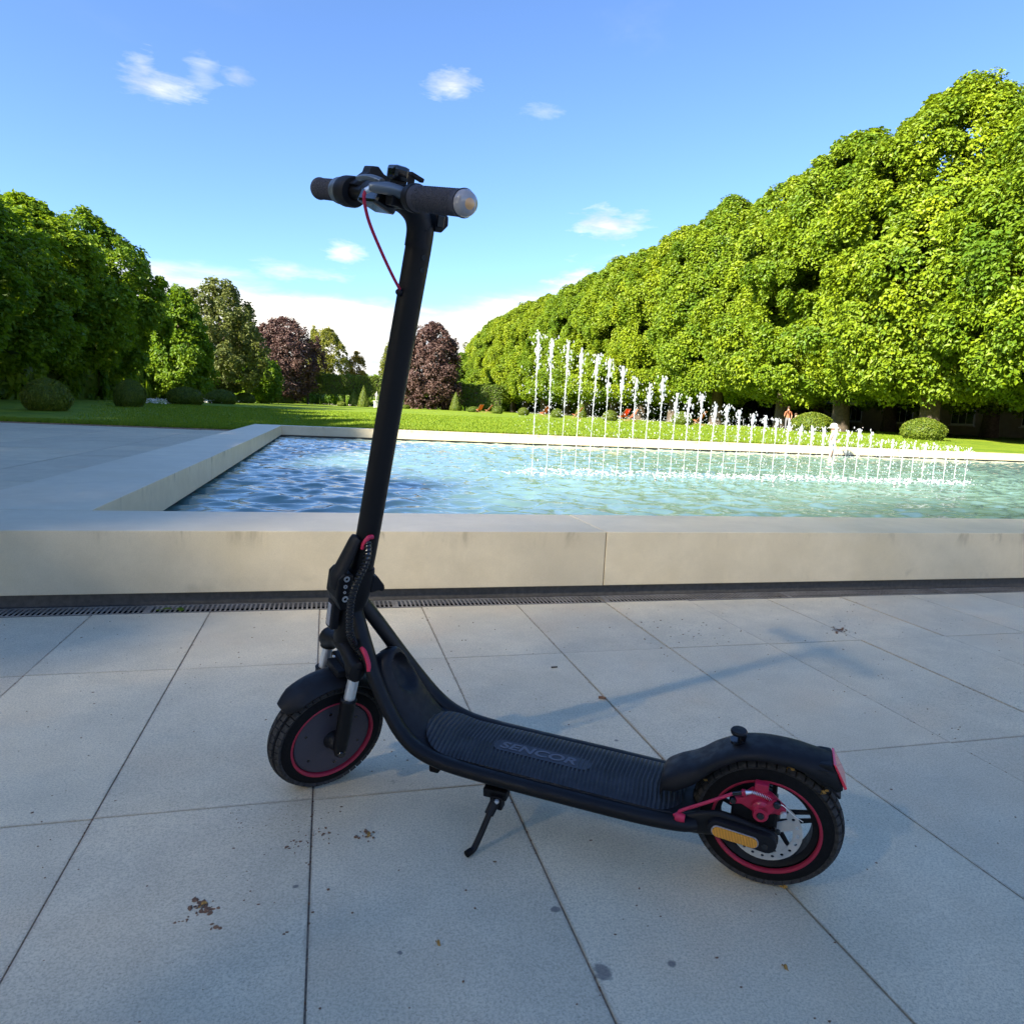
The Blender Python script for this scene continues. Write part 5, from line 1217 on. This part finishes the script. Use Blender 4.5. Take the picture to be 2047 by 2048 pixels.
o = dm.build('dirt_crumbs', 'dirt'); tag(o, 'brown crumbs of dirt scattered over the paving slabs', 'dirt', kind='stuff')
def dry_leaf(x, y, s, rz, lab, mat='dry_leaf', z=.002, grp=None):
    b = MB(); n_ = 9; top = [(s*(i/(n_-1)-.5)*2, s*.42*math.sin(math.pi*i/(n_-1))**.8) for i in range(n_)]
    V = [(x_, y_, .004*math.sin(3*x_/s)+.25*y_*y_/s) for x_, y_ in top]+[(x_, 0, -.0) for x_, y_ in top]+[(x_, -y_, .004*math.sin(3*x_/s+1)+.25*y_*y_/s) for x_, y_ in top]
    b.add(V, [(i, i+1, n_+i+1, n_+i) for i in range(n_-1)]+[(n_+i, n_+i+1, 2*n_+i+1, 2*n_+i) for i in range(n_-1)])
    o_ = b.build('fallen_leaf', mat, smooth=True); o_.location = (x, y, z); o_.rotation_euler = (rl.uniform(-.1, .1), rl.uniform(-.1, .1), rz); tag(o_, lab, 'leaf', grp)
dry_leaf(-.200, 1.195, .011, .5, 'curled tan leaf amid the brown crumbs left of the front wheel')
dry_leaf(.090, 1.352, .008, 1.2, 'small golden dry leaf on the slab between front wheel and kickstand')
dry_leaf(.183, 1.031, .006, 2.2, 'tiny pale dry leaf on the bare slab in front of the kickstand')
dry_leaf(.718, .870, .007, 1.9, 'small brown leaf on the slab in front of the rear wheel')
dry_leaf(-.636, 3.060, .030, .3, 'green leaf fallen on the drain grate', 'leaf_dark', .006, 'leaves on the grate'); dry_leaf(-.575, 3.056, .026, 2.4, 'green leaf fallen on the drain grate', 'leaf_dark', .006, 'leaves on the grate')
b = MB(); b.tube([(-.012, 0, 0), (-.004, .0006, .0006), (.011, 0, 0)], [.0042, .0045, .0036], 8); o = b.build('cigarette_butt', 'dirt', smooth=True); o.location = (.831, 1.941, .004); o.rotation_euler = (0, 0, -.5); tag(o, 'dark cigarette butt lying in the joint behind the deck', 'cigarette butt')
b = MB(); b.tube([(-.011, 0, 0), (.011, .002, 0)], [.003, .0026], 7); o = b.build('twig', 'bark', smooth=True); o.location = (.765, 2.219, .003); tag(o, 'short brown twig on the slab near the pool wall', 'twig')
# bits of leaf caught in the tyre tread
for k, (wh, ang, yy) in enumerate(((wheel_r, 104, .020), (wheel_r, 134, .024), (wheel_r, 30, .022), (wheel_r, -20, .024), (wheel_r, 250, .026), (wheel_f, 150, .02))):
    b = MB(); q = R(ang); c = Vector((.130*math.cos(q), yy, .130*math.sin(q)))
    for _ in range(4): b.ico(c+Vector((rl.gauss(0, .0025), rl.gauss(0, .0015), rl.gauss(0, .0025))), .0024, 0, (1.4, .8, 1), rl, .5)
    b.build('leaf_scrap', 'dry_leaf', wh)
